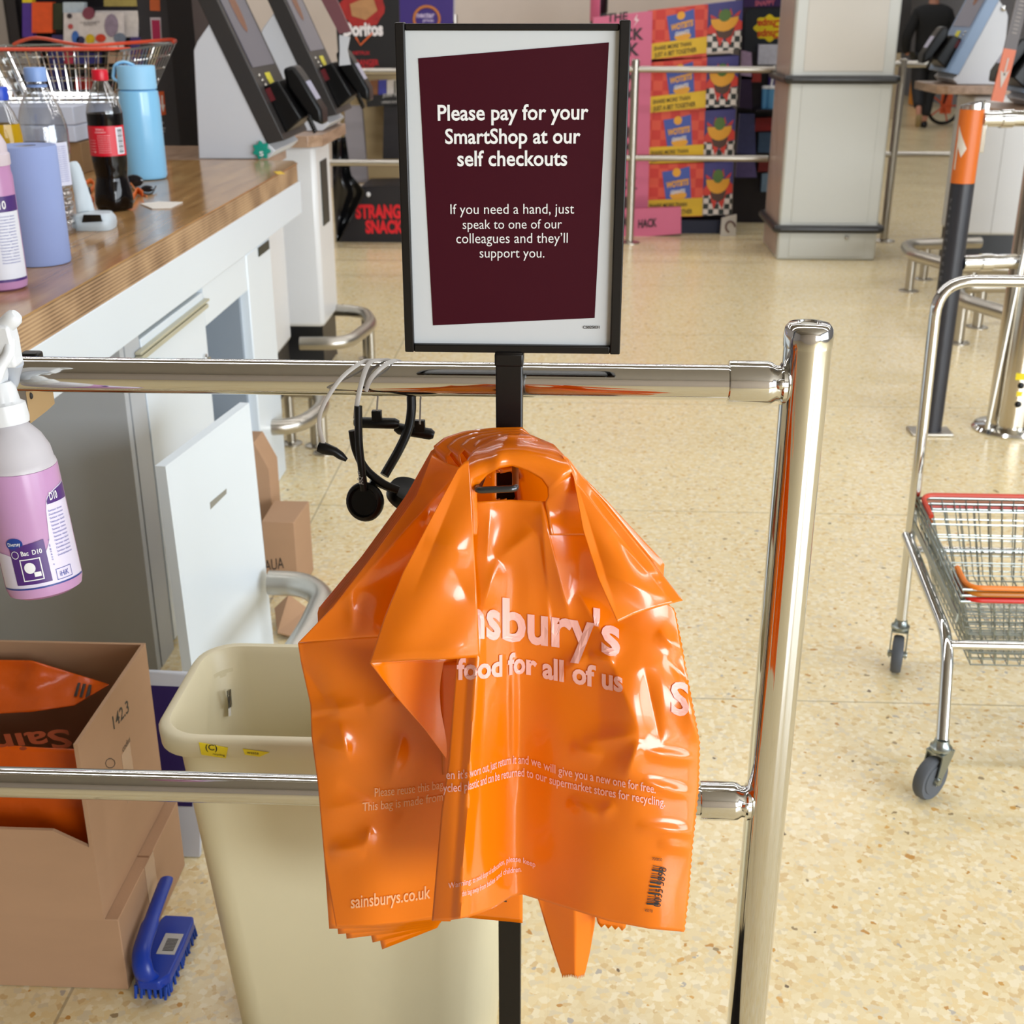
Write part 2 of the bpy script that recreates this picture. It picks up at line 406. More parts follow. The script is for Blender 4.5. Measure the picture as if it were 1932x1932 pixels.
hk = [(-.024, 1.2105, 1.014), (-.024, 1.128, 1.002), (.008, 1.128, 1.002), (.008, 1.2105, 1.014)]
hk = [Vector((at(925, 905, Y=1.21).x, 1.2108, 1.010)), at(900, 925, Y=1.090), at(973, 922, Y=1.090), Vector((at(970, 905, Y=1.21).x+.001, 1.2108, 1.010))]
build('bag_hook', G().tube(fillet(hk, .006), .0034, 10), M('dark_steel', '55585C', .25, .9), S)

# ------------------------------------------------------------------ carrier bags
def bag_mat():
    m = M('orange_film', 'FC8800', .2, var=.05, scale=6, trl=.28, spec=.75, coat=.5)
    nt = m.node_tree; N = nt.nodes; L = nt.links; b = N['Principled BSDF']
    tc = N.new('ShaderNodeTexCoord')
    n1 = N.new('ShaderNodeTexNoise'); n1.inputs['Scale'].default_value = 7; n1.inputs['Detail'].default_value = 1; n1.inputs['Distortion'].default_value = .6
    v = N.new('ShaderNodeTexNoise'); v.noise_type = 'RIDGED_MULTIFRACTAL'; v.inputs['Scale'].default_value = 8; v.inputs['Detail'].default_value = 3; v.inputs['Distortion'].default_value = .4
    mp = N.new('ShaderNodeMapping'); mp.inputs['Rotation'].default_value = (.3, .5, .2); mp.inputs['Scale'].default_value = (1, 1, .8)
    L.new(tc.outputs['Object'], mp.inputs[0]); L.new(tc.outputs['Object'], n1.inputs[0]); L.new(mp.outputs[0], v.inputs[0])
    a = N.new('ShaderNodeMath'); a.operation = 'MULTIPLY_ADD'; a.inputs[1].default_value = .16; L.new(v.outputs[0], a.inputs[0]); L.new(n1.outputs[0], a.inputs[2])
    bp = N.new('ShaderNodeBump'); bp.inputs['Strength'].default_value = .7; bp.inputs['Distance'].default_value = .010
    L.new(a.outputs[0], bp.inputs['Height']); L.new(bp.outputs[0], b.inputs['Normal'])
    return m
film = bag_mat()
bag_ink = M('pale_pink_print', 'F6BAAE', .35, var=.02)
bag_ink2 = M('faded_peach_print', 'F4B684', .4, var=.02)

def crease(cs):
    def f(x, y):
        d = 0
        for (ax, ay, bx, by, amp, w) in cs:
            ux, uy = bx-ax, by-ay; l2 = ux*ux+uy*uy; t = ((x-ax)*ux+(y-ay)*uy)/l2
            tt = max(0, min(1, t)); dist = math.hypot(x-ax-ux*tt, y-ay-uy*tt)
            w2 = w*2.4
            if dist < w2: d += amp*(1-dist/w2)**2.2*min(1, .12+3.2*tt*(1-tt))
        return d
    return f
def pix(p):
    q = p-Vector((0, 0, H)); z = q.dot(FV); return (966+FPX*q.dot(RV)/z, 966-FPX*q.dot(UV)/z)
def sheet(name, top, bottom, left, right, yf, parent, nu=60, nv=80, zig=None, label=None, mat=None, hole=None):
    """film sheet: Coons patch between four outlines, depth from yf"""
    c00, c10, c01, c11 = top[0], top[-1], bottom[0], bottom[-1]
    def fn(u, v):
        t, b, l, r = polyat(top, u), polyat(bottom, u), polyat(left, v), polyat(right, v)
        p = [(1-v)*t[i]+v*b[i]+(1-u)*l[i]+u*r[i]-((1-u)*(1-v)*c00[i]+u*(1-v)*c10[i]+(1-u)*v*c01[i]+u*v*c11[i]) for i in (0, 1)]
        if zig == 'bottom' and v > .999: p[1] += 7*(int(round(u*nu)) % 2)-2
        if zig == 'right' and u > .999: p[0] += 2.2*(int(round(v*nv)) % 2)
        return at(p[0], p[1], Y=yf(p[0], p[1]))
    gg = G().grid(fn, nu, nv)
    if hole:
        hv = [hole[0] < q[0] < hole[1] and hole[2] < q[1] < hole[3] for q in (pix(v) for v in gg.v)]
        gg.f = [f for f in gg.f if not all(hv[i] for i in f)]
    return build(name, gg, mat or film, parent, ang=75, solid=.0007, label=label)
def wtext(g, s, xmap, bx, by, asc, yf, bold=0, slant=0, off=.0016, sub=1):
    """text wrapped on a film: xmap = (fractions, pixel x), baseline bx->by, ascender height asc"""
    v, f, w = txt(s, bold); bm = bmesh.new(); vs = [bm.verts.new((p[0], p[1], 0)) for p in v]
    for q in f:
        try: bm.faces.new([vs[i] for i in q])
        except ValueError: pass
    bmesh.ops.triangulate(bm, faces=bm.faces)
    if sub: bmesh.ops.subdivide_edges(bm, edges=bm.edges, cuts=sub, use_grid_fill=True)
    bm.verts.index_update(); out = []
    for q in bm.verts:
        x = plc(xmap[0], xmap[1], q.co.x/w); y = plc(bx, by, x)-q.co.y*asc/.73; x += slant*q.co.y*asc
        out.append(at(x, y, Y=yf(x, y)-off))
    g.add(out, [tuple(p.index for p in fc.verts) for fc in bm.faces]); bm.free()
def barcode(g, pts, n, yf, seed, off=.0016):
    """bars between quad corners pts (px): TL, TR, BR, BL; bars run across, stacked down"""
    rnd = random.Random(seed); t = 0; segs = []
    while t < 1:
        w = rnd.choice((1, 1, 2, 3))/n; segs.append((t, min(1, t+w*.62))); t += w*1.0+rnd.choice((.3, .6, 1))/n
    def P(u, v):
        a = [pts[0][i]+(pts[1][i]-pts[0][i])*u for i in (0, 1)]; b = [pts[3][i]+(pts[2][i]-pts[3][i])*u for i in (0, 1)]
        x, y = a[0]+(b[0]-a[0])*v, a[1]+(b[1]-a[1])*v; return at(x, y, Y=yf(x, y)-off)
    for a, b in segs:
        g.add([P(0, a), P(.5, a), P(1, a), P(1, b), P(.5, b), P(0, b)], [(0, 1, 4, 5), (1, 2, 3, 4)])

# front panel depth (metres from the camera's foot) as a function of place on the film
bx_ = [800, 830, 862, 900, 935, 968, 1000, 1060, 1130, 1210, 1295, 1330]
bb_ = [1.105, 1.092, 1.0855, 1.092, 1.111, 1.133, 1.132, 1.113, 1.094, 1.082, 1.092, 1.104]
bt_ = [1.120, 1.113, 1.108, 1.104, 1.106, 1.108, 1.108, 1.112, 1.118, 1.116, 1.134, 1.145]
mp_cr = crease([(1022, 950, 1040, 1215, -.006, 26), (1022, 950, 1075, 1170, -.005, 22), (1008, 1003, 940, 1055, -.004, 24), (940, 1055, 910, 1150, -.004, 26),
                (1015, 1005, 1045, 1190, .005, 24), (1090, 1120, 1165, 1240, -.004, 24), (1130, 1190, 1210, 1390, -.006, 46), (1210, 1385, 1100, 1400, -.003, 16),
                (1205, 1395, 1180, 1470, -.004, 18), (1215, 1260, 1245, 1400, .005, 26), (1075, 1410, 1140, 1425, -.003, 14), (1070, 1510, 1130, 1540, -.003, 13), (1130, 1540, 1160, 1515, -.002, 12),
                (1215, 1420, 1310, 1432, -.003, 10), (1210, 1475, 1300, 1500, -.003, 10), (1200, 1560, 1310, 1572, -.003, 12), (1240, 1590, 1300, 1600, -.002, 10),
                (1060, 1270, 1110, 1235, -.003, 16), (1110, 1235, 1160, 1250, -.003, 14), (1240, 1190, 1290, 1230, -.003, 14), (1255, 1240, 1310, 1300, .003, 14), (1290, 1300, 1318, 1400, -.004, 18), (925, 960, 918, 1060, -.002, 14)])
def ymp(x, y):
    t = max(0, min(1, (y-960)/(1560-960))); t = t*t*(3-2*t)*.9+t*.1
    # vertical fold line drifts right-to-left downwards at the left edge
    sh = (1-t)*14 if x < 960 else 0
    a, b = plc(bx_, bt_, x), plc(bx_, bb_, x+0*sh)
    w = .0011*math.sin(x*.041+y*.013)+.0008*math.sin(y*.032-x*.02)
    rx = 903-(y-1200)*.066
    ridge = -.009*max(0, 1-abs(x-rx)/16)*max(0, min(1, (y-1150)/120)) if x < 960 else 0
    r2 = -.005*max(0, 1-abs(x-968)/11)*max(0, min(1, (y-1230)/80))*max(0, min(1, (1520-y)/120))
    fl_ = -.075*max(0, (y-960)/780)-.012*math.exp(-((y-1330)/120)**2)*max(0, min(1, (x-1130)/120))
    return a+(b-a)*t+w+1.9*mp_cr(x, y)+ridge+r2+fl_

HK = (-.058, 1.15, .46)
grp = 'orange carrier bags hanging on the hook'
F1 = T('carrier_bag', 'frontmost orange carrier bag on the hook, large pale slogan and black barcode', 'carrier bag', HK, grp)
sheet('bag_body', [(893, 947), (960, 943), (1032, 946), (1092, 952)], [(815, 1737), (850, 1736), (885, 1730), (930, 1714), (962, 1693), (985, 1687), (1050, 1707), (1150, 1738), (1225, 1752), (1290, 1758)],
      [(893, 947), (885, 1100), (862, 1245), (846, 1440), (833, 1530), (815, 1737)], [(1092, 952), (1190, 1080), (1272, 1150), (1285, 1215), (1302, 1310), (1319, 1400), (1317, 1490), (1305, 1600), (1299, 1680), (1290, 1758)],
      ymp, F1, 120, 150, zig='right')
# handle loop: strip between the outer rim and the hole
outer = [(880, 1010), (878, 930), (874, 880), (893, 850), (925, 829), (960, 818), (1000, 820), (1045, 839), (1072, 868), (1090, 905), (1104, 950), (1118, 1010)]
inner = [(903, 1010), (900, 947), (899, 918), (920, 895), (942, 883), (966, 879), (995, 888), (1022, 904), (1033, 920), (1034, 938), (1028, 948), (1040, 1010)]
def yhl(x, y, u, v):
    top = max(0, min(1, (900-y)/70)); return 1.101+.050*top*top*(1-v)-.004*math.sin(v*3.14)*(1-top*.5)+.0016*math.sin(u*22)*(1-v)+(.005*(1-v) if u > .75 else 0)-.003*math.exp(-((u-.42)/.04)**2)
def hl(u, v):
    a, b = polyat(outer, u), polyat(inner, u); x, y = a[0]+(b[0]-a[0])*v, a[1]+(b[1]-a[1])*v
    return at(x, y, Y=(lambda k: yhl(x, y, u, v)*(1-k)+(ymp(x, y)-.002)*k)(max(0, min(1, (y-925)/70)) if u > .5 else 0))
build('handle_loop', G().grid(hl, 90, 14), film, F1, ang=75, solid=.0007)
# folded left wing
fl_cr = crease([(800, 1020, 890, 1045, -.003, 20), (870, 900, 780, 1120, .003, 22), (850, 1070, 890, 1140, .002, 18), (720, 1235, 890, 1222, -.002, 12)])
def yfl(x, y): return 1.096-.010*math.sin(max(0, min(1, (x-700)/205))*3.14)*max(0, min(1, (y-880)/250))+.0012*math.sin(x*.05+y*.03)+1.1*fl_cr(x, y)-.030*max(0, (y-880)/370)
sheet('folded_wing', [(866, 882), (876, 872), (884, 868)], [(697, 1251), (770, 1246), (840, 1244), (905, 1240)], [(866, 882), (815, 975), (760, 1080), (725, 1165), (697, 1251)], [(884, 868), (890, 960), (898, 1090), (905, 1240)], yfl, F1, 50, 60)
def yif(x, y): return 1.066+.09*(lambda q: q*q*(3-2*q))(max(0, min(1, (x-690)/175)))+.003*math.sin(y*.03)
sheet('folded_wing', [(697, 1250), (780, 1244), (905, 1238)], [(815, 1735), (830, 1738), (850, 1738)], [(697, 1250), (745, 1312), (800, 1375), (848, 1440), (832, 1560), (815, 1735)], [(905, 1238), (900, 1450), (850, 1738)], yif, F1, 40, 60)
# folded right wing
rf_cr = crease([(1100, 905, 1270, 1115, -.006, 24), (1105, 930, 1250, 1115, .004, 16), (1110, 1070, 1260, 1130, -.004, 34), (1085, 900, 1165, 1160, .003, 22), (1150, 1000, 1230, 1090, .002, 18)])
def yrf(x, y):
    dd = (x-1066)*.79-(y-862)*.64   # distance from the sloping rim
    return 1.104-.022*max(0, min(1, -dd/120))+.012*max(0, min(1, (dd+16)/22))+.0010*math.sin(x*.06-y*.05)+1.7*rf_cr(x, y)-.055*max(0, (y-870)/280)
sheet('folded_wing', [(1060, 858), (1068, 862), (1074, 868)], [(1165, 1174), (1195, 1160), (1240, 1146), (1288, 1133)], [(1060, 858), (1082, 900), (1100, 1000), (1128, 1090), (1165, 1174)], [(1074, 868), (1120, 925), (1180, 998), (1235, 1066), (1288, 1133)], yrf, F1, 50, 60)
g = G()
wtext(g, "nsbury's", ([0, .145, .265, .415, .60, .70, .845, .885, 1], [872, 917, 946, 992, 1046, 1081, 1123, 1134, 1170]), [870, 935, 1010, 1080, 1168], [1199, 1204, 1213, 1222, 1236], 80, ymp, .03)
build('slogan_lettering', g, bag_ink, F1, smooth=False, label='large pale pink printed words')
g = G()
wtext(g, 'food for all of us', ([0, .25, .27, .44, .47, .64, .68, .82, .85, 1], [862, 941, 946, 991, 1002, 1055, 1070, 1116, 1128, 1175]), [862, 900, 945, 985, 1040, 1100, 1175], [1281, 1280, 1275, 1270, 1281, 1291, 1305], 40, ymp, .035)
build('tagline_lettering', g, bag_ink, F1, smooth=False, label='pale pink printed words')
g = G()
wtext(g, "en it's worn out, just return it and we will give you a new one for free.", ([0, .10, .42, .70, 1], [842, 889, 973, 1100, 1237]), [840, 880, 930, 960, 1000, 1050, 1120, 1237], [1470, 1468, 1452, 1442, 1443, 1460, 1474, 1497], 17, ymp, .008, sub=0)
wtext(g, 'ycled plastic and can be returned to our supermarket stores for recycling.', ([0, .11, .37, .70, 1], [836, 888, 960, 1105, 1255]), [836, 880, 930, 985, 1050, 1150, 1255], [1495, 1491, 1475, 1465, 1482, 1503, 1522], 17, ymp, .008, sub=0)
build('reuse_notice', g, bag_ink, F1, smooth=False, label='fine pale printed lines'); g = G()
wtext(g, 'Warning: to avoid danger of suffocation, please keep', ([0, .19, .75, 1], [846, 892, 950, 1010]), [845, 895, 930, 950, 975, 1012], [1677, 1665, 1646, 1631, 1626, 1637], 11, ymp, .008, sub=0)
wtext(g, 'this bag away from babies and children.', ([0, .3, .75, 1], [872, 900, 945, 984]), [870, 905, 930, 950, 985], [1692, 1681, 1667, 1651, 1644], 11, ymp, .008, sub=0)
build('warning_notice', g, bag_ink, F1, smooth=False, label='tiny pale printed lines')
g = G(); barcode(g, [(1232, 1633), (1252, 1636), (1242, 1711), (1219, 1709)], 40, ymp, 3)
build('barcode', g, inkblack, F1, smooth=False, label='black barcode')
g = G()
v, f, w = txt('0035 5898', 0)
for (s_, P0, P1, sz) in (('0035 5898', (1246, 1712), (1258, 1638), 15), ('45078', (1216, 1720), (1231, 1722), 6), ('700850', (1230, 1623), (1249, 1625), 6)):
    v, f, w = txt(s_); L2 = math.dist(P0, P1); ux = ((P1[0]-P0[0])/L2, (P1[1]-P0[1])/L2); uy = (ux[1], -ux[0])
    g.add([at(P0[0]+ux[0]*a*L2/w+uy[0]*b*sz/.73, P0[1]+ux[1]*a*L2/w+uy[1]*b*sz/.73, Y=ymp(P0[0]+ux[0]*a*L2/w, P0[1]+ux[1]*a*L2/w)-.0018) for a, b in v], f)
build('barcode_digits', g, inkblack, F1, smooth=False)
g = G(); wtext(g, 'S', ([0, 1], [1266, 1300]), [1260, 1305], [1345, 1350], 62, ymp, .03)
build('logo_letter', g, bag_ink, F1, smooth=False)

# second bag: the left rear panel with its folded wing
F2 = T('carrier_bag', 'orange carrier bag behind the front one at left, faded reuse notice and web address', 'carrier bag', (-.12, 1.18, .46), grp)
lb_cr = crease([(585, 1345, 690, 1330, -.004, 14), (585, 1355, 640, 1340, .003, 12), (600, 1400, 660, 1425, -.003, 20), (640, 1360, 660, 1440, -.004, 22), (760, 1380, 735, 1480, -.003, 22), (620, 1605, 690, 1600, -.005, 16), (685, 1605, 700, 1560, -.003, 14),
                (610, 1530, 720, 1505, -.002, 16), (560, 1240, 620, 1330, .003, 22), (760, 1300, 690, 1340, -.003, 20), (640, 1470, 760, 1540, .002, 30)])
def ylb(x, y): return 1.168+.010*max(0, min(1, (640-x)/70))**2-.006*math.exp(-((x-690)/60)**2)*max(0, min(1, (y-1300)/300))+.0016*math.sin(x*.028+y*.017)+2.0*lb_cr(x, y)-.035*max(0, (y-1210)/540)-.006*max(0, min(1, (y-1400)/350))
sheet('bag_body', [(562, 1213), (640, 1204), (880, 1192)], [(634, 1748), (700, 1747), (765, 1741), (836, 1728), (880, 1700)], [(562, 1213), (568, 1250), (586, 1330), (588, 1390), (600, 1480), (612, 1620), (634, 1748)], [(880, 1192), (884, 1450), (880, 1700)], ylb, F2, 90, 110)
lo_cr = crease([(850, 905, 640, 1140, -.008, 40), (838, 985, 720, 1180, .008, 70), (660, 1110, 665, 1190, -.002, 10), (800, 990, 810, 965, -.002, 10)])
def ylo(x, y): return 1.152+.0012*math.sin(x*.04+y*.05)+1.7*lo_cr(x, y)-.040*max(0, (y-880)/330)
sheet('folded_wing', [(815, 858), (838, 872), (872, 884)], [(563, 1212), (620, 1208), (680, 1203), (760, 1198)], [(815, 858), (786, 935), (765, 965), (702, 1050), (628, 1145), (563, 1212)], [(872, 884), (850, 960), (800, 1090), (760, 1198)], ylo, F2, 50, 70)
g = G()
wtext(g, 'Please reuse this bag wh', ([0, .85, 1], [707, 836, 862]), [700, 780, 862], [1504, 1496, 1483], 17, ylb, .006, sub=0)
wtext(g, 'This bag is made from recy', ([0, .80, 1], [684, 834, 866]), [680, 770, 866], [1531, 1521, 1505], 17, ylb, .006, sub=0)
build('reuse_notice', g, bag_ink2, F2, smooth=False, label='faded peach printed lines'); g = G()
wtext(g, 'sainsburys.co.uk', ([0, 1], [662, 812]), [660, 740, 815], [1714, 1705, 1694], 25, ylb, .012)
build('web_address', g, bag_ink2, F2, smooth=False, label='faded peach web address')

# third bag: lower corner in front of the pole
F3 = T('carrier_bag', 'orange carrier bag whose lower corner with half a barcode covers the pole', 'carrier bag', (.0, 1.185, .5), grp)
def y3(x, y): return 1.150+.001*math.sin(x*.05)
sheet('bag_body', [(830, 1250), (985, 1250)], [(840, 1727), (900, 1733), (986, 1741)], [(830, 1250), (840, 1727)], [(985, 1250), (987, 1500), (986, 1741)], y3, F3, 20, 40)
g = G(); barcode(g, [(946, 1650), (967, 1652), (956, 1702), (934, 1700)], 26, y3, 5)
build('barcode', g, inkblack, F3, smooth=False)
# fourth bag: narrow tail
F4 = T('carrier_bag', 'orange carrier bag at the back whose narrow jagged tail hangs lowest, right of the pole', 'carrier bag', (.03, 1.19, .4), grp)
def y4(x, y): return 1.186+.020*max(0, min(1, (1085-x)/60)) if x < 1085 else 1.186+.012*max(0, min(1, (x-1085)/30))
sheet('bag_body', [(1000, 1660), (1060, 1660), (1130, 1660)], [(1060, 1840), (1078, 1838), (1090, 1842), (1103, 1838)], [(1000, 1660), (1016, 1700), (1040, 1780), (1060, 1840)], [(1130, 1660), (1122, 1745), (1112, 1800), (1103, 1838)], y4, F4, 28, 40, zig='bottom')
sheet('folded_wing', [(1118, 1700), (1190, 1700)], [(1128, 1744), (1180, 1752)], [(1118, 1700), (1128, 1744)], [(1190, 1700), (1180, 1752)], lambda x, y: 1.180, F4, 8, 6, zig='bottom')
# the rest of the bunched stack
nb = 5; BLc = [(621, 1752), (638, 1762), (654, 1771), (703, 1778), (721, 1791)]
for i in range(nb):
    Bs = T('carrier_bag', 'orange carrier bag bunched in the stack behind the printed ones', 'carrier bag', (-.02, 1.19+.003*i, .46), grp)
    yy = 1.1835+.0042*i; e = i*4
    lft = [(816-e*.2, 856-e*.3), (782-e, 935), (698-e, 1050), (618-e*1.2, 1150), (590+e, 1300), BLc[i]]
    rgt = [(1050, 848), (1150, 950), (1205+e*.3, 1015), (1246+e*.5, 1062), (1252, 1085), (1240, 1400), (1100, 1660)]
    sheet('bag_body', [(816-e*.2, 856-e*.3), (850, 828-e*.2), (900, 816-e*.4), (985, 812), (1050, 848)], [BLc[i], ((BLc[i][0]+832)/2, (BLc[i][1]+1742)/2+3), (834-i*2, 1738+i*3), (870, 1660), (960, 1640), (1100, 1660)], lft, rgt,
          lambda x, y, yy=yy: yy+.0008*math.sin(x*.03+i), Bs, 40, 90, hole=(930, 982, 884, 950))
    # rolled top lip
    k = 1-.15*i
    c0 = [(866, 892), (838, 880), (822, 858), (818, 842), (838, 826), (875, 814), (930, 807), (985, 806)]
    c0 = [(985+(x-985)*k, 836+(y-836)*(k*.9+.1)) for x, y in c0]
    def lip(u, v, c0=c0, i=i):
        x, y = polyat(c0, u); return at(x+v*24, y+v*(20+5*math.sin(u*9+i)), Y=1.176-.007*i-.016*v*(1-.5*u)+.012*u)
    build('rolled_lip', G().grid(lip, 40, 6), film, Bs, ang=75, solid=.0007)

# ------------------------------------------------------------------ headsets on the rail
def pt(px, py, Y): return at(px, py, Y=Y)
def seq(L): return [pt(*q) for q in L]
grey_band = M('grey_headband', 'A8A39D', .4, var=.05)
H1 = T('headset', 'black headset on the rail, grey band ending in a pad at left, round ear cup', 'headset', (-.22, 1.245, .98), 'headsets on the rail')
build('headband', G().tube(smooth_path(seq([(610, 838, 1.230), (602, 800, 1.228), (610, 765, 1.228), (640, 718, 1.236), (672, 690, 1.250), (696, 680, 1.268), (715, 690, 1.293), (712, 760, 1.296), (711, 775, 1.294)])), .0022, 8, flat=(1, .3)), grey_band, H1)
g = G(); a = pt(600, 843, 1.231); b = pt(632, 852, 1.231); c = pt(654, 868, 1.231)
g.tube([a, (a*2+b)/3, b, (b+c)/2, c], [.0052, .0068, .0048, .0044, .0022], 10); build('temple_pad', g, blackp, H1)
build('ear_strap', G().tube(smooth_path(seq([(665, 812, 1.246), (672, 850, 1.244), (690, 885, 1.24), (722, 912, 1.238), (752, 925, 1.238)])), .0046, 10), blackp, H1)
g = G(); c = pt(690, 946, 1.232); ax = Vector((-.25, -1, .25)).normalized()
g.lathe(c, [(0.0, -.006), (.015, -.006), (.0205, -.002), (.0215, .003), (.0195, .0075), (.0165, .0085), (.0145, .005), (0, .004)], 30, axis=ax); build('ear_cup', g, blackp, H1, ang=50)
build('cross_pad', G().tube([pt(668, 797, 1.30), pt(676, 797, 1.30), pt(745, 799, 1.30), pt(753, 800, 1.30)], [.004, .0062, .0062, .004], 12), blackp, H1)
build('slider', G().obox(pt(711, 784, 1.297), (.011, 0, 0), (0, .007, 0), (0, 0, .012)), blackp, H1, bevel=.001)
H2 = T('headset', 'black headset on the rail with small letters printed on its straight microphone arm', 'headset', (-.17, 1.25, .98), 'headsets on the rail')
build('headband', G().tube(smooth_path(seq([(671, 790, 1.236), (674, 760, 1.232), (684, 715, 1.240), (698, 684, 1.256), (722, 679, 1.270), (745, 684, 1.290), (790, 730, 1.300), (793, 760, 1.302), (792, 800, 1.300)])), .0026, 8, flat=(1, .3)), grey_band, H2)
build('headband', G().tube(smooth_path(seq([(690, 738, 1.248), (700, 714, 1.246), (722, 692, 1.252), (742, 681, 1.268), (757, 682, 1.285)])), .0024, 8, flat=(1, .3)), grey_band, H2)
arm = build('microphone_arm', G().tube(smooth_path(seq([(676, 766, 1.232), (677, 830, 1.229), (682, 880, 1.227), (687, 925, 1.226)])), .0042, 10), blackp, H2)
g = G(); p0, p1 = at(686, 914, Y=1.2215), at(680, 888, Y=1.2235); tfit(g, 'AiQom', p0, p1, (-.97, 0, -.2), .01, h=.0075); build('arm_lettering', g, M('grey_print', '9A9A9A'), arm, smooth=False)
build('ear_strap', G().tube(smooth_path(seq([(776, 745, 1.30), (776, 775, 1.296), (770, 810, 1.286), (752, 850, 1.272), (725, 897, 1.255)])), .0052, 10), blackp, H2)
build('cross_pad', G().tube([pt(745, 806, 1.315), pt(753, 809, 1.315), pt(812, 819, 1.315), pt(819, 821, 1.315)], [.004, .0066, .0066, .004], 12), blackp, H2)
build('slider', G().obox(pt(792, 803, 1.312), (.012, 0, 0), (0, .007, 0), (0, 0, .013)), blackp, H2, bevel=.001)
g = G(); g.lathe(pt(768, 935, 1.255), [(0.0, -.009), (.017, -.009), (.0225, -.004), (.0232, .003), (.021, .009), (.0, .010)], 30, axis=Vector((.35, -.25, .9))); build('ear_cup', g, blackp, H2, ang=50)
g = G(); g.tube(seq([(700, 905, 1.243), (730, 918, 1.246), (755, 930, 1.25)]), .0045, 10); build('ear_cup_bracket', g, blackp, H2)
# ------------------------------------------------------------------ service counter
XC = -.935
CT = T('service_counter', 'white service counter with grey end panel standing left behind the chrome barrier', 'counter', (-1.4, 3.2, 0))
build('fascia', G().box(-1.95, XC, 1.55, 4.40, .778, .888), white_lam, CT, bevel=.002)
build('end_panel', G().box(-1.95, XC-.008, 2.52, 2.545, 0, .778), grey_lam, CT)
g = G(); g.box(XC-.04, XC-.006, 2.548, 2.64, 0, .777); build('door_jamb', g, grey_lam, CT)
dr = build('door', G().box(XC-.03, XC-.004, 2.645, 3.14, .02, .765), white_lam, CT, bevel=.0015)
g = G(); g.box(XC-.004, XC+.012, 2.60, 3.13, .728, .738); g.box(XC-.004, XC+.010, 2.60, 3.15, .741, .747); build('pull_lip', g, M('lip_khaki', 'B4B098', .4), dr, bevel=.001)
g = G(); g.lathe((XC-.004, 3.10, .60), [(.013, 0), (.013, .006), (.006, .008), (.005, .016), (0, .017)], 20, axis=(1, 0, 0)); build('lock', g, chrome, dr)
build('open_bay', G().box(-1.5, -1.47, 3.145, 3.60, .02, .72).box(-1.47, XC-.03, 3.58, 3.60, .02, .70).box(-1.47, XC-.03, 3.145, 3.60, .02, .04), M('bay_grey', '8F9AA6', .5, var=.03), CT)
build('bay_rail', G().box(XC-.03, XC-.005, 3.145, 3.60, .675, .777), white_lam, CT)
g = G(); g.box(-1.02, XC-.002, 3.60, 3.90, 0, .777); build('end_upright', g, white_lam, CT, bevel=.004)
g = G()
for y, z in ((3.575, .655), (3.575, .59)): g.lathe((-1.05, y, z), [(.008, 0), (.006, -.002), (0, -.002)], 12, axis=(0, 1, 0))
build('screw_hole', G().lathe((-1.02, 3.578, .62), [(.008, 0), (.008, -.002), (0, -.002)], 12, axis=(0, 1, 0)), inkblack, CT)
build('slot', G().box(XC-.004, XC+.0005, 3.74, 3.88, .745, .772), M('dark_slot', '1C2A26', .4), CT)
WT = T('worktop', 'oak worktop with ribbed plywood edge lying on the white service counter', 'worktop', (-1.4, 3.0, .888))
build('top_surface', G().prism([(-1.98, 1.45, .946), (XC, 1.45, .946), (XC, 4.37, .946), (XC-.03, 4.44, .946), (-1.98, 4.44, .946)], (0, 0, .004)), wood_top, WT, smooth=False)
build('layered_edge', G().prism([(-1.98, 1.452, .888), (XC-.002, 1.452, .888), (XC-.002, 4.369, .888), (XC-.031, 4.438, .888), (-1.98, 4.438, .888)], (0, 0, .058)), ply, WT, smooth=False)
st_ = M('yellow_paper', 'D8B42A', .6)
build('yellow_sticker', G().obox(at(527, 326, Z=.9508), (.022, .01, 0), (-.03, .07, 0), (0, 0, .0006)), st_, WT, smooth=False, label='yellow paper sticker')
# loose panel leaning on the counter
LP = T('leaning_panel', 'loose white board with a grip slot standing upright between the counter and the bin', 'board', (-.74, 2.43, 0))
tl = at(312, 880, Z=.623); tr = at(470, 760, Z=.623)
bl = tl.copy(); bl.z = .002; bl.x += .012; br = tr.copy(); br.z = .002; br.x += .012; tl.z = tr.z = (tl.z+tr.z)/2
nrm = (br-bl).cross(tl-bl).normalized();
if nrm.x < 0: nrm = -nrm
build('board', G().prism([bl, br, tr, tl], -nrm*.022), white_lam, LP, smooth=False)
def onp(px, py):
    d = FV + RV*((px-966)/FPX) - UV*((py-966)/FPX); o = Vector((0, 0, H)); t = (tl-o).dot(nrm)/d.dot(nrm); return o+d*t
build('grip_slot', G().prism([onp(396, 948)+nrm*.0006, onp(427, 922)+nrm*.0006, onp(427, 931)+nrm*.0006, onp(397, 961)+nrm*.0006], -nrm*.0006), M('slot_shadow', '8C8A80', .6), LP, smooth=False)

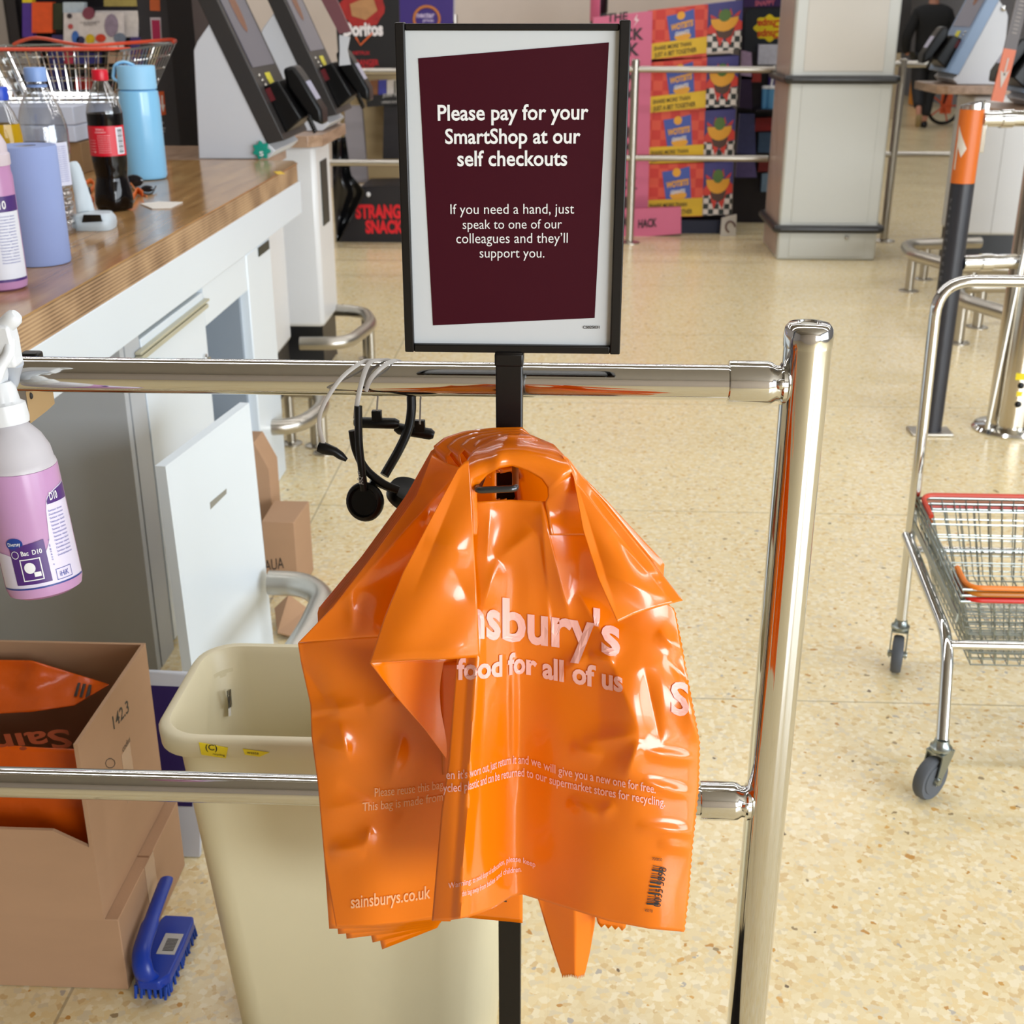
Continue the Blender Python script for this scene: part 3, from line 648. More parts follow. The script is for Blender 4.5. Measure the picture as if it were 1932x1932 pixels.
# ------------------------------------------------------------------ things on the worktop
ZC = .95
def cylmap(cx, cy, r, z0):
    return lambda a, h: Vector((cx+r*math.sin(a), cy-r*math.cos(a), z0+h))
def wraptext(g, s, cm, a0, a1, h, size, bold=0):
    v, f, w = txt(s, bold); g.add([cm(a0+(a1-a0)*x/w, h+y*size/.73) for x, y in v], f)
def band(cm, a0, a1, h0, h1, n=24): return G().grid(lambda u, v: cm(a0+(a1-a0)*u, h0+(h1-h0)*v), n, 1)
label_w = M('label_white', 'DADCE6', .4, var=.02); label_p = M('label_purple', '43246E', .4); ink_b = M('ink_blue', '3A4AA0', .5)
pink_l = M('lavender_liquid', 'D09AC8', .25, var=.03, trl=.25)
def profile_cut(prof, z):
    """split a lathe profile at height z"""
    lo, hi = [], []
    for i, (r, h) in enumerate(prof):
        if h <= z: lo.append((r, h))
        else:
            if lo and not hi:
                r0, h0 = lo[-1]; rr = r0+(r-r0)*(z-h0)/(h-h0); lo.append((rr, z)); hi.append((rr, z))
            hi.append((r, h))
    return lo, hi
# pink cleaner bottle, near left
cx, cy = -1.068, 2.30
PB = T('cleaner_bottle', 'bottle of pink cleaner with purple label band standing at the near end of the worktop', 'bottle', (cx, cy, ZC))
prof = [(.036, 0), (.043, .004), (.045, .012), (.045, .205), (.043, .215), (.043, .225)]
build('bottle_body', G().lathe((cx, cy, ZC), prof, 40), pink_l, PB)
build('shoulder', G().lathe((cx, cy, ZC), [(.0445, .2255), (.0452, .228), (.0452, .245), (.042, .248), (.042, .262), (.036, .275), (.026, .292), (.018, .300), (.018, .312), (.0, .314)], 40), M('milky_plastic', 'E4D8E0', .35, trl=.3), PB)
cm = cylmap(cx, cy, .0456, ZC)
lb = build('label', band(cm, -.1, 1.7, .022, .172), label_w, PB)
cm2 = cylmap(cx, cy, .0460, ZC)
build('label_band', band(cm2, -.1, 1.7, .145, .173), label_p, lb); build('label_band', band(cm2, -.1, 1.7, .018, .023), label_p, lb)
cm3 = cylmap(cx, cy, .0464, ZC)
g = G(); wraptext(g, 'D10', cm3, .42, 1.0, .151, .015, .02); build('label_lettering', g, white_ink, lb, smooth=False)
g = G()
for i in range(16): wraptext(g, random.choice(['Sanitiser cleaner', 'Detergent desinf', 'Nettoyant desin', 'Desinfektions', 'Detergente']), cm3, .55, 1.35, .136-.0056*i, .0026)
for i in range(12): wraptext(g, 'o', cm3, .36, .40, .134-.0074*i, .003)
build('label_small_text', g, ink_b, lb, smooth=False)
# blue paper roll
cx, cy = -1.099, 2.555
PR = T('paper_roll', 'blue paper towel roll standing upright on the worktop', 'paper roll', (cx, cy, ZC))
build('paper', G().lathe((cx, cy, ZC), [(.022, .002), (.060, .001), (.0612, .004), (.0612, .232), (.060, .235), (.022, .235), (.022, .20)], 48), M('blue_paper', '8C9CCB', .9, var=.05, bump=.15, bscale=900), PR, ang=60)
build('core', G().lathe((cx, cy, ZC), [(.0225, .003), (.0225, .233), (.019, .233), (.019, .19), (0, .19)], 24), M('roll_core', 'A9A29A', .8), PR)
build('loose_edge', G().grid(lambda u, v: Vector((cx-.048+.036*u, cy-.045-.006*math.sin(u*3), ZC+.2345+.0035*math.sin(3.14*u)-.002*v)), 8, 1), M('blue_paper', '8C9CCB'), PR, solid=.0005)
# large clear water bottle
cx, cy = -1.208, 2.92
clr = thin_clear('clear_plastic', 'E4E8EE')
WB = T('water_bottle', 'large clear ribbed plastic bottle with pale blue cap behind the paper roll', 'bottle', (cx, cy, ZC))
prof = [(.030, 0), (.044, .004), (.047, .012)]
for i in range(6): prof += [(.047, .020+i*.022), (.0455, .027+i*.022), (.0405, .031+i*.022), (.0455, .037+i*.022)]
prof += [(.047, .156), (.0535, .170), (.0545, .19), (.0545, .235), (.052, .25), (.045, .278), (.034, .304), (.023, .324), (.0195, .333), (.0195, .338)]
build('bottle_body', G().lathe((cx, cy, ZC), prof, 40, lobes=lambda t, h: 1+.008*math.sin(8*t)*(1 if h < .2 else .4)), clr, WB, ang=60)
build('cap', G().lathe((cx, cy, ZC), [(.0235, .338), (.024, .342), (.024, .364), (.0225, .368), (0, .369)], 36, lobes=lambda t, h: 1+.012*math.sin(40*t)), M('pale_blue_cap', '7F9ED6', .4), WB)
build('collar', G().lathe((cx, cy, ZC), [(.020, .325), (.0225, .326), (.0225, .331), (.020, .332)], 30), M('pale_blue_ring', '6F8CC2', .4), WB)
cm = cylmap(cx, cy, .0552, ZC); lb = build('label', band(cm, -1.5, 1.45, .112, .208), M('label_soft', 'CFD2E6', .4), WB)
cmb = cylmap(cx, cy, .0556, ZC); g = G()
for i in range(17): wraptext(g, 'natural spring water bottled at', cmb, .45, 1.3, .198-.0048*i, .0026)
build('label_small_text', g, ink_b, lb, smooth=False)
build('label_picture', band(cmb, -1.2, .25, .178, .206), M('label_rose', 'C89AAE', .5), lb)
# yellow drink bottle
cx, cy = -1.215, 2.73
YB2 = T('drink_bottle', 'bottle of yellow drink with dark blue cap at the left edge beside water bottle', 'bottle', (cx, cy, ZC))
prof = [(.026, 0), (.034, .004), (.036, .02), (.036, .2), (.037, .235), (.034, .262), (.026, .285), (.017, .302), (.0165, .312)]
lo, hi = profile_cut(prof, .262)
build('bottle_body', G().lathe((cx, cy, ZC), hi, 32), clr, YB2)
build('drink', G().lathe((cx, cy, ZC), lo+[(0, .262)], 32), M('yellow_drink', 'C9A012', .12, var=.1, trl=.3), YB2)
build('cap', G().lathe((cx, cy, ZC), [(.019, .310), (.0195, .314), (.0195, .333), (.018, .337), (0, .338)], 32, lobes=lambda t, h: 1+.012*math.sin(36*t)), M('blue_cap', '1F45B8', .35), YB2)
# cola bottle
cx, cy = -1.193, 3.285
CB = T('cola_bottle', 'bottle of dark cola with bright red cap and red label in front of the flask', 'bottle', (cx, cy, ZC))
foot = lambda t, h: 1+(.10*math.cos(5*t)*max(0, 1-h/.05) if h < .05 else 0)
prof = [(.026, 0), (.042, .004), (.0475, .02), (.0478, .035), (.046, .055), (.041, .075), (.0395, .085), (.0425, .105), (.0445, .128), (.0447, .218), (.0452, .225), (.0452, .245), (.041, .262), (.033, .285), (.024, .305), (.0175, .318), (.0165, .326)]
lo, hi = profile_cut(prof, .243)
build('cola', G().lathe((cx, cy, ZC), lo+[(0, .243)], 40, lobes=foot), M('cola_liquid', '060304', .08, var=.2, spec=.35), CB, ang=60)
build('bottle_neck', G().lathe((cx, cy, ZC), hi, 40), clr, CB)
build('cap', G().lathe((cx, cy, ZC), [(.0195, .322), (.020, .325), (.020, .344), (.0185, .348), (0, .349)], 32, lobes=lambda t, h: 1+.012*math.sin(36*t)), M('red_cap', 'C8102A', .35), CB)
cm = cylmap(cx, cy, .0457, ZC); lb = build('label', band(cm, -1.57, 1.57, .140, .214, 40), M('red_label', 'D0142C', .35, var=.03), CB)
cmb = cylmap(cx, cy, .0461, ZC); g = G()
wraptext(g, '500ml e', cmb, -.25, .2, .204, .005, .01); wraptext(g, 'INGREDIENTS', cmb, -.3, .3, .197, .004, .01)
for i in range(9): wraptext(g, 'sparkling soft drink', cmb, -.2, .5, .190-.0052*i, .0026)
for i in range(5): wraptext(g, 'best before', cmb, -.75, -.35, .178-.007*i, .0026)
wraptext(g, '0', cmb, -.5, -.4, .148, .006)
build('label_text', g, M('label_pale', 'F0C8CC'), lb, smooth=False)
lw = build('label_panel', band(cmb, .85, 1.35, .144, .210), label_w, lb)
g = G()
for i in range(14): h = .148+i*.0043; b_ = band(cylmap(cx, cy, .0465, ZC), .95, 1.28, h, h+.0016+.0012*(i % 3 == 0), 6); g.add(b_.v, b_.f)
build('barcode', g, inkblack, lb, smooth=False)
# light blue flask
cx, cy = -1.315, 3.93
FL = T('drinking_flask', 'light blue metal flask with loop on its lid, tallest thing right of the cola', 'flask', (cx, cy, ZC))
fb = M('flask_blue', '82C0E8', .28, var=.02, coat=.3); fb2 = M('flask_lid', '8CC2E6', .5, var=.02)
build('flask_body', G().lathe((cx, cy, ZC), [(.045, 0), (.058, .003), (.062, .012), (.0605, .235), (.058, .258), (.052, .2625)], 48), fb, FL)
build('lid', G().lathe((cx, cy, ZC), [(.052, .2635), (.0565, .2655), (.0565, .328), (.055, .3315), (0, .3315)], 48), fb2, FL)
build('carry_loop', G().tube(fillet([(cx-.054, cy-.01, ZC+.285), (cx-.070, cy-.01, ZC+.295), (cx-.060, cy-.01, ZC+.335), (cx-.03, cy-.01, ZC+.344), (cx-.002, cy-.01, ZC+.333)], .016), .0075, 10, flat=(1, .6)), fb2, FL)
# boxes under the basket
BX = T('cardboard_box', 'small brown carton standing behind the cola bottle, under the white carton', 'box', (-1.66, 4.2, ZC))
build('carton', G().box(-1.90, -1.555, 4.04, 4.38, ZC, ZC+.095), M('brown_carton', '8A6A46', .8, stretch=(1, 1, 6)), BX, bevel=.002)
BW = T('carton_box', 'white carton with a seam, between the brown carton and the wire basket', 'box', (-1.66, 4.2, ZC+.098))
build('carton', G().box(-1.91, -1.565, 4.03, 4.38, ZC+.0985, ZC+.148).box(-1.908, -1.563, 4.032, 4.38, ZC+.150, ZC+.206), M('white_carton', 'C6CCDC', .5, var=.02), BW, bevel=.003)
# wire shopping basket
def basket(name, label, cx, cy, z, wx, wy, h, tp, hcols, group=None, tilt=0, pitch=.034, wr=.0013, quad=None, mat=None):
    R = T(name, label, 'basket', (cx, cy, z), group)
    def P(u, v, w):   # u,v in -1..1, w height 0..1
        k = tp+(1-tp)*w
        if quad:
            a_, b_ = (u*k+1)/2, (v*k+1)/2; q0, q1, q2, q3 = quad; p_ = (q0*(1-a_)+q1*a_)*(1-b_)+(q3*(1-a_)+q2*a_)*b_; return Vector((p_.x, p_.y, p_.z-h*(1-w)))
        return Vector((cx+u*wx/2*k, cy+v*wy/2*k, z+h*w+tilt*(v*wy/2*k)))
    g = G()
    nx, ny = max(4, int(wx/pitch)), max(4, int(wy/pitch)); nz = max(3, int(h/pitch))
    for i in range(nx+1):
        u = -1+2*i/nx; g.tube([P(u, -1, 1), P(u, -1, 0), P(u, 1, 0), P(u, 1, 1)], wr, 5)
    for i in range(ny+1):
        v = -1+2*i/ny; g.tube([P(-1, v, 1), P(-1, v, 0), P(1, v, 0), P(1, v, 1)], wr, 5)
    for i in range(nz):
        w = i/nz; g.tube([P(-1, -1, w), P(1, -1, w), P(1, 1, w), P(-1, 1, w)], wr*1.3, 5, closed=True)
    build('wire_mesh', g, mat or zinc, R)
    build('rim', G().tube([P(-1, -1, 1), P(1, -1, 1), P(1, 1, 1), P(-1, 1, 1)], .0036, 8, closed=True), zinc, R)
    for s, col in zip((-1, 1), hcols):
        if col is None: continue
        e = .006; yv = s*1.02
        p = fillet([P(-.96, yv*.55, 1), P(-.97, yv, 1)+Vector((0, 0, e)), P(.97, yv, 1)+Vector((0, 0, e)), P(.96, yv*.55, 1)], .03)
        build('handle', G().tube(p, .0055, 8), M('handle_'+col, col, .4), R)
    return R, P
R_, P_ = basket('wire_basket', 'wire basket with orange-red handles standing on the white carton', -1.72, 4.35, ZC+.208, .56, .62, .158, .76, ('D2492C', None), quad=[at(-70, 97, Y=4.05), at(225, 96, Y=4.05), at(331, 81, Y=4.70), at(10, 86, Y=4.70)], pitch=.036, wr=.0019, mat=chrome)
p = smooth_path([at(26, 84, Y=4.68), at(36, 79, Y=4.66), at(60, 72, Y=4.62), at(85, 73, Y=4.56), at(125, 81, Y=4.48), at(165, 86, Y=4.42), at(215, 83, Y=4.46), at(270, 79, Y=4.56), at(318, 75, Y=4.68), at(331, 77, Y=4.70), at(326, 80, Y=4.66)])
build('handle', G().tube(p, .0058, 8), M('handle_D2492C', 'D2492C', .4), R_)
# scanner, slip, sunglasses, straps
g = G(); b0 = at(150, 436, Z=ZC); SCN = T('handheld_scanner', 'pale grey handheld scanner with dark window lying beside the ribbed bottle', 'scanner', (b0.x, b0.y+.05, ZC))
sg = M('scanner_grey', 'BCC8D0', .35, var=.02)
c = at(181, 416, Z=ZC+.018)
def sc_fn(u, v):
    t = 6.28318*u; s_ = math.sin(math.pi*min(max(v, .0), 1)); prof = [(0, 0), (.96, .0), (1, .012), (.98, .024), (.80, .036), (0, .039)]
    k = v*5; i = min(4, int(k)); f_ = k-i; r = prof[i][0]+(prof[i+1][0]-prof[i][0])*f_; z = prof[i][1]+(prof[i+1][1]-prof[i][1])*f_
    sx = math.copysign(abs(math.cos(t))**.55, math.cos(t)); sy = math.copysign(abs(math.sin(t))**.55, math.sin(t))
    return Vector((c.x+.046*r*sx*(1-.12*sy), c.y+.05*r*sy, ZC+.0005+z))
build('head', G().grid(sc_fn, 40, 10), sg, SCN, ang=50)
wq = [at(163, 402, Z=ZC+.034), at(190, 402, Z=ZC+.034), at(196, 421, Z=ZC+.022), at(160, 421, Z=ZC+.022)]
wq = [at(155, 420, Y=c.y-.0475), at(194, 418, Y=c.y-.0475), at(190, 405, Y=c.y-.046), at(158, 405, Y=c.y-.046)]
build('window', G().prism(wq, (0, -.003, .0005)), M('dark_glass', '14161A', .1), SCN, bevel=.001)
build('grip', G().tube(smooth_path([c+Vector((-.03, .02, .012)), c+Vector((-.045, .05, .05)), c+Vector((-.062, .075, .095)), c+Vector((-.073, .09, .125))]), [.022, .022, .021, .021, .020, .020, .019, .018, .018, .017, .017, .016, .016, .016, .015, .015, .014, .013, .010], 14, flat=(1, .6)), sg, SCN)
a = at(265, 386, Z=ZC); b = at(345, 383, Z=ZC); SL = [a, at(287, 395, Z=ZC), at(322, 394, Z=ZC), b, at(300, 382, Z=ZC)]
g = G().prism([q+Vector((0, 0, .0008)) for q in (SL[0], SL[1], SL[2], SL[3], SL[4])], (0, 0, .002)); o = build('paper_slip', g, M('paper_white', 'DDD8D0', .7), smooth=False); tag(o, 'small white paper slip lying on the worktop right of the cola', 'paper')
gx = at(252, 352, Z=ZC)
SG = T('sunglasses', 'dark glasses with thin frame lying folded at the foot of the flask', 'glasses', (gx.x, gx.y, ZC))
build('lens', G().sph(at(253, 341, Z=ZC+.018), .028, .006, .018, 12), M('tinted_lens', '15161A', .12), SG)
build('lens', G().sph(at(278, 356, Z=ZC+.011), .018, .005, .010, 12), M('tinted_lens', '15161A'), SG)
build('temple_arm', G().tube(smooth_path([at(262, 358, Z=ZC+.012), at(275, 366, Z=ZC+.004), at(287, 364, Z=ZC+.004), at(294, 351, Z=ZC+.012)]), .0022, 8), blackp, SG)
build('temple_arm', G().tube(smooth_path([at(246, 345, Z=ZC+.012), at(260, 362, Z=ZC+.004), at(277, 370, Z=ZC+.003)]), .0022, 8), M('tortoise', 'C06A20', .4), SG)
ox = at(170, 362, Z=ZC); OS = T('orange_strap', 'crumpled orange strap with black clip lying around the base of the cola', 'strap', (ox.x, ox.y, ZC))
om = M('orange_strap', 'D86A1E', .5, trl=.2)
def ribbon(P, w): 
    P = smooth_path(P); n = len(P)-1
    return G().grid(lambda u, v: P[min(n, int(round(u*n)))]+Vector((0, w*.35*(v-.5), w*v)), n, 2)
build('strap', ribbon([at(148, 342, Z=ZC+.004), at(160, 350, Z=ZC+.006), at(172, 346, Z=ZC+.012), at(178, 356, Z=ZC+.002), at(166, 372, Z=ZC+.001), at(178, 382, Z=ZC+.001)], .014), om, OS, solid=.0015)
build('strap', ribbon([at(240, 384, Z=ZC+.001), at(252, 378, Z=ZC+.004), at(260, 366, Z=ZC+.004), at(270, 372, Z=ZC+.001)], .018), om, OS, solid=.0015)
build('clip', G().obox(at(160, 362, Z=ZC+.013), (.03, .008, 0), (-.004, .02, 0), (0, 0, .024)), blackp, OS, bevel=.003)

# ------------------------------------------------------------------ spray bottle hung on the rail
bot = at(86, 1104, Y=1.192); cap_ = at(9, 772, Y=1.212)
ax = (cap_-bot).normalized(); Ls = (cap_-bot).length
SB = T('spray_bottle', 'trigger spray bottle of pink cleaner hung on the top rail at left', 'bottle', bot)
prof = [(.030, -.006), (.0375, -.002), (.0395, .006), (.0395, .125), (.0395, .132), (.0385, .136), (.0375, .138), (.036, .150), (.030, .164), (.019, .178), (.0155, .182), (.0155, .186)]
bmq = G().lathe(bot, prof, 48, axis=ax)
def cutmesh(g0, z, keep_above):
    me = D.meshes.new('x'); me.from_pydata([tuple(v) for v in g0.v], [], g0.f); bm = bmesh.new(); bm.from_mesh(me)
    bmesh.ops.bisect_plane(bm, geom=bm.verts[:]+bm.edges[:]+bm.faces[:], plane_co=(0, 0, z), plane_no=(0, 0, 1), clear_inner=keep_above, clear_outer=not keep_above)
    if not keep_above:
        ed = [e for e in bm.edges if e.is_boundary]
        try: bmesh.ops.contextual_create(bm, geom=ed)
        except Exception: pass
    bm.verts.index_update(); o = G().add([v.co.copy() for v in bm.verts], [tuple(v.index for v in f.verts) for f in bm.faces]); bm.free(); D.meshes.remove(me); return o
zl = at(50, 905, Y=1.16).z
milky = M('milky_white', 'DEDCDF', .35, var=.02, trl=.35)
build('bottle_body', cutmesh(bmq, zl+.0005, True), milky, SB)
build('liquid', cutmesh(bmq, zl, False), M('lavender_spray', 'CFA0CC', .22, var=.03, trl=.25), SB)
# frame of the bottle for label wrapping: angle 0 faces the camera
vw = (Vector((0, 0, H))-bot); e2 = (vw-ax*vw.dot(ax)).normalized(); e1 = ax.cross(e2)*-1
e1 = e2.cross(ax)*-1 if e2.cross(ax).x < 0 else e2.cross(ax)
def scm(r): return lambda a, h: bot+e1*(r*math.sin(a))+e2*(r*math.cos(a))+ax*h
def lab_top(a): return plc([-1.3, -.75, -.45, -.1, .35, .42, .55, 1.3], [.050, .046, .034, .034, .058, .085, .102, .112], a)
cm = scm(.0400)
lb = build('label', G().grid(lambda u, v: cm(-1.3+2.6*u, .010+(lab_top(-1.3+2.6*u)-.010)*v), 60, 8), M('label_lilac', 'D6CFE2', .4, var=.02), SB)
cmb = scm(.0404)
build('label_panel', G().grid(lambda u, v: cmb(-.72+.92*u, .014+.046*v*(1-.12*(1-u))), 20, 3), M('label_violet', '4A2570', .4), lb)
build('label_band', G().grid(lambda u, v: cmb(.50+.8*u, .094+(lab_top(.50+.8*u)-.095)*v), 12, 2), M('label_violet', '4A2570'), lb)
build('label_band', G().grid(lambda u, v: cmb(-1.3+2.6*u, .0085+.0018*v), 40, 1), M('label_navy', '2C3E86', .4), lb)
g = G().grid(lambda u, v: cmb(-.55+.17*math.cos(6.28*u)*1.35*v, .059+.0065*math.sin(6.28*u)*v), 24, 3); build('brand_oval', g, M('label_navy2', '1C3C8C', .4), lb)
cmc = scm(.0408); g = G()
wraptext(g, 'Diversey', cmc, -.72, -.38, .0572, .0042, .01); wraptext(g, 'Bac  D10', cmc, -.42, .10, .046, .0052, .02); wraptext(g, 'D10', cmc, .60, .86, .0975, .0085, .02)
def rring(g, cm, a0, a1, h0, h1, t):
    for q in ((a0, a1, h0, h0+t), (a0, a1, h1-t, h1), (a0, a0+t/.04, h0, h1), (a1-t/.04, a1, h0, h1)):
        b_ = band(cm, *q, n=6); g.add(b_.v, b_.f)
rring(g, cmc, -.5, 0.02, .018, .042, .0011)
o1_ = G().grid(lambda u, v: cmc(-.28+.14*math.cos(6.28*u)*v, .032+.006*math.sin(6.28*u)*v), 20, 2); g.add(o1_.v, o1_.f)
b_ = band(cmc, -.2, -.03, .022, .027, 4); g.add(b_.v, b_.f)
o2_ = G().grid(lambda u, v: cmc(-.585+(.10+.0*v)*math.cos(6.28*u)*(.85+.15*v), .0475+.0043*math.sin(6.28*u)*(.85+.15*v)), 24, 1); g.add(o2_.v, o2_.f)
build('label_lettering', g, white_ink, lb, smooth=False, label='white label words and pictogram')
g = G()
for i in range(13): wraptext(g, random.choice(['Sanitiser cleaner', 'Desinfektionsreini', 'Detergente desinf', 'Nettoyant desinf']), cmc, .48+.0*i, .95, .086-.0040*i, .0021)
for i in range(11): wraptext(g, 'o', cmc, .30, .335, .084-.0054*i if .084-.0054*i < lab_top(.3)-.004 or i > 4 else .05-.003*i, .0024)
rring(g, cmc, .33, .78, .013, .025, .0005); wraptext(g, 'iHiK', cmc, .42, .68, .016, .006)
build('label_small_text', g, ink_b, lb, smooth=False)
# trigger head
wp = M('white_trigger', 'E4E6E8', .35, var=.02, trl=.15)
build('collar', G().lathe(bot, [(.016, .178), (.0215, .1785), (.0225, .184), (.0215, .199), (.017, .202), (.0155, .216), (.012, .222), (0, .222)], 40, axis=ax, lobes=lambda t, h: 1+(.018*math.sin(26*t) if .18 < h < .2 else 0)), wp, SB, ang=50)
hd0 = bot+ax*.216
g = G()
A = [at(-42, 612, Y=1.215), at(22, 610, Y=1.215), at(30, 640, Y=1.215), at(38, 690, Y=1.215), at(12, 690, Y=1.215), at(8, 730, Y=1.215), at(-40, 735, Y=1.215)]
g.prism([q-Vector((0, .011, 0)) for q in A], (0, .022, 0)); build('trigger_head', g, wp, SB, bevel=.003)
n0, n1 = at(6, 618, Y=1.215), at(30, 596, Y=1.215)
build('nozzle', G().lathe(n0, [(.006, 0), (.0085, .002), (.009, .012), (.0085, .018), (.006, .021), (0, .021)], 24, axis=(n1-n0), lobes=lambda t, h: 1+.04*math.sin(12*t)), wp, SB)
build('trigger', G().tube(smooth_path([at(18, 640, Y=1.212), at(16, 668, Y=1.205), at(2, 690, Y=1.20), at(-6, 712, Y=1.196)]), .006, 10, flat=(1, 1)), wp, SB)
build('hook_web', G().tube(smooth_path([at(30, 682, Y=1.222), at(24, 702, Y=1.232), at(20, 722, Y=1.238), at(8, 735, Y=1.225)]), .008, 10), M('web_plastic', 'CDD2DA', .3, trl=.3), SB)
# steel bracket behind the rail, next to the spray bottle
a = at(38, 748, Y=1.30); BR = T('rail_bracket', 'small steel and beige box clamped under the rail beside spray bottle', 'bracket', (a.x+.012, 1.315, a.z-.03))
zt_ = 1.0575; zb_ = at(45, 798, Y=1.30).z
xa, xb, xc = at(30, 760, Y=1.30).x, at(54, 770, Y=1.30).x, at(88, 770, Y=1.33).x
build('steel_side', G().prism([(xa, 1.295, zb_), (xb, 1.298, zb_), (xb, 1.298, zt_), (xa, 1.295, zt_)], (0, .03, 0)), steel, BR)
build('beige_side', G().prism([(xb+.0003, 1.298, zb_), (xc, 1.330, zb_+.005), (xc, 1.330, zt_), (xb+.0003, 1.298, zt_)], (-.002, .028, 0)), M('beige_board', 'A98C62', .6), BR)
build('black_tab', G().box(at(40, 670, Y=1.30).x, at(76, 670, Y=1.30).x, 1.292, 1.31, 1.06, at(40, 664, Y=1.30).z), blackp, BR, bevel=.003)
build('keyhole', G().sph(((xb*.75+xc*.25), 1.3055, (zt_*.65+zb_*.35)), .003, .002, .004, 10), inkblack, BR)
# ------------------------------------------------------------------ cartons at the left
def flapbox(R, x0, x1, y0, y1, z0, zt, t=.006, cut=None):
    build('base', G().box(x0, x1, y0, y1, z0, z0+t), cardb, R)
    build('side_wall', G().box(x1-t, x1, y0, y1, z0+t, zt), cardb, R); build('side_wall', G().box(x0, x0+t, y0, y1, z0+t, zt), cardb, R)
    build('back_wall', G().box(x0+t, x1-t, y1-t, y1, z0+t, zt), cardb, R)
    fr_ = cut or [(x0+t, zt), (x1-t, zt)]
    build('front_wall', G().prism([(x, y0, z) for x, z in [(x0+t, z0+t), (x1-t, z0+t)]+fr_[::-1]], (0, t, 0)), cardb, R, smooth=False)
LB = T('cardboard_box', 'closed brown cardboard carton on the floor under the open one', 'box', (-1.0, 1.67, 0))
build('carton', G().box(-1.35, -.676, 1.515, 1.825, .001, .138), cardb, LB, bevel=.0015)
build('top_flap_seam', G().box(-1.35, -.678, 1.668, 1.671, .138, .1388), cardb_d, LB)
build('tape', G().box(-.6765, -.6752, 1.64, 1.685, .05, .139), M('brown_tape', 'B08F74', .25), LB)
UB = T('cardboard_box', 'open brown cardboard carton with cut front and written number, full of orange bags', 'box', (-1.0, 1.67, .139))
X1 = -.697
cutp = [(-1.36, .307), (at(100, 1563, Y=1.515).x, .303), (X1-.006, at(177, 1597, Y=1.515).z)]
flapbox(UB, -1.37, X1, 1.512, 1.822, .1392, .455, cut=[(-1.364, .307)]+cutp[1:])
XS = X1+.0004
def sidept(px, py): return at(px, py, X=XS)
g = G(); tfit(g, '142.3', sidept(215, 1376), sidept(244, 1342), (0, 0, 1), .012, h=.032)
tfit(g, 'codes', sidept(232, 1420), sidept(246, 1398), (0, 0, 1), h=.016)
g.tube([sidept(208+9*math.cos(t*.6283)*1, 1440-9*math.sin(t*.6283)) for t in range(10)], .0006, 4, closed=True)
build('written_marks', g, inkblack, UB, smooth=False, label='black printed number')
build('tape', G().box(X1, X1+.0005, 1.66, 1.70, .25, .34), M('brown_tape', 'B08F74'), UB)
# orange bags lying in the carton
fl2 = M('orange_film_packed', 'D95A08', .25, var=.06, trl=.2, bump=.35, bscale=22)
def lump(x0, x1, y0, y1, z0, zt, seed, fold=0):
    def f(u, v):
        x, y = x0+(x1-x0)*u, y0+(y1-y0)*v; n = noise.noise(Vector((x*9+seed, y*9, seed)))*.018+noise.noise(Vector((x*25, y*25+seed, 3)))*.006
        return Vector((x, y, zt+n-.02*abs(v-.5)*2-(.03*max(0, (u-.8)/.2))))
    return G().grid(f, 30, 20)
P1 = T('carrier_bag', 'folded orange carrier bag with a barcode lying on top in the open carton', 'carrier bag', (-.95, 1.74, .37), 'orange carrier bags packed in the carton')
ztop = [at(-60, 1250, Y=1.81), at(90, 1262, Y=1.80), at(205, 1290, Y=1.72), at(150, 1335, Y=1.66), at(60, 1342, Y=1.66), at(-60, 1345, Y=1.66)]
def f1(u, v):
    a = polyat([(-120, 1243), (60, 1246), (205, 1291)], u); b = polyat([(-120, 1352), (60, 1343), (140, 1331), (205, 1292)], u)
    x, y = a[0]+(b[0]-a[0])*v, a[1]+(b[1]-a[1])*v
    return at(x, y, Y=1.795-.125*v*(1-.45*u)-.02*u+.010*math.sin(v*3.1)+.006*noise.noise(Vector((x*.02, y*.04, 1))))
build('bag_body', G().grid(f1, 40, 20), fl2, P1, solid=.001)
g = G(); g0 = [(146, 1288), (178, 1293), (168, 1313), (142, 1314)]
def yq(x, y): return 1.68
def P_f1(x, y):  # project label px onto the top surface
    best = min(((u/60, v/30) for u in range(40, 61) for v in range(31)), key=lambda q: sum((a-b)**2 for a, b in zip(proj(f1(*q)), (x, y)))); return f1(*best)+Vector((0, -.003, .002))
def proj(p):
    q = p-Vector((0, 0, H)); z = q.dot(FV); return (966+FPX*q.dot(RV)/z, 966-FPX*q.dot(UV)/z)
for i in range(9):
    t0, t1 = i/9, i/9+.06; 
    A = lambda t, s_: P_f1(g0[0][0]+(g0[1][0]-g0[0][0])*t+(g0[3][0]-g0[0][0])*s_, g0[0][1]+(g0[1][1]-g0[0][1])*t+(g0[3][1]-g0[0][1])*s_)
    g.add([A(t0, 0), A(t1, 0), A(t1, 1), A(t0, 1)], [(0, 1, 2, 3)])
build('barcode', g, inkblack, P1, smooth=False)
P2 = T('carrier_bag', 'folded orange carrier bag with faint lettering pressed against the open front of the carton', 'carrier bag', (-.95, 1.6, .2), 'orange carrier bags packed in the carton')
def f2(u, v):
    x = -1.36+(.650-.012)*u; zt2 = .405-.03*u; z = .152+(zt2-.152)*v
    return Vector((x, 1.60-.06*(1-v)+.02*v*v+.006*noise.noise(Vector((x*8, z*10, 5)))-.0*u, z))
build('bag_body', G().grid(f2, 40, 30), fl2, P2, solid=.001)
g = G(); a, b = f2(.62, .60)+Vector((0, -.006, 0)), f2(.985, .62)+Vector((0, -.006, 0)); 
tfit(g, 'Sains', at(128, 1376, Y=1.575), at(-60, 1392, Y=1.575), (0, .25, -.97), .02, h=.055)
build('lettering', g, M('dim_print', '8E3A1C', .5), P2, smooth=False)
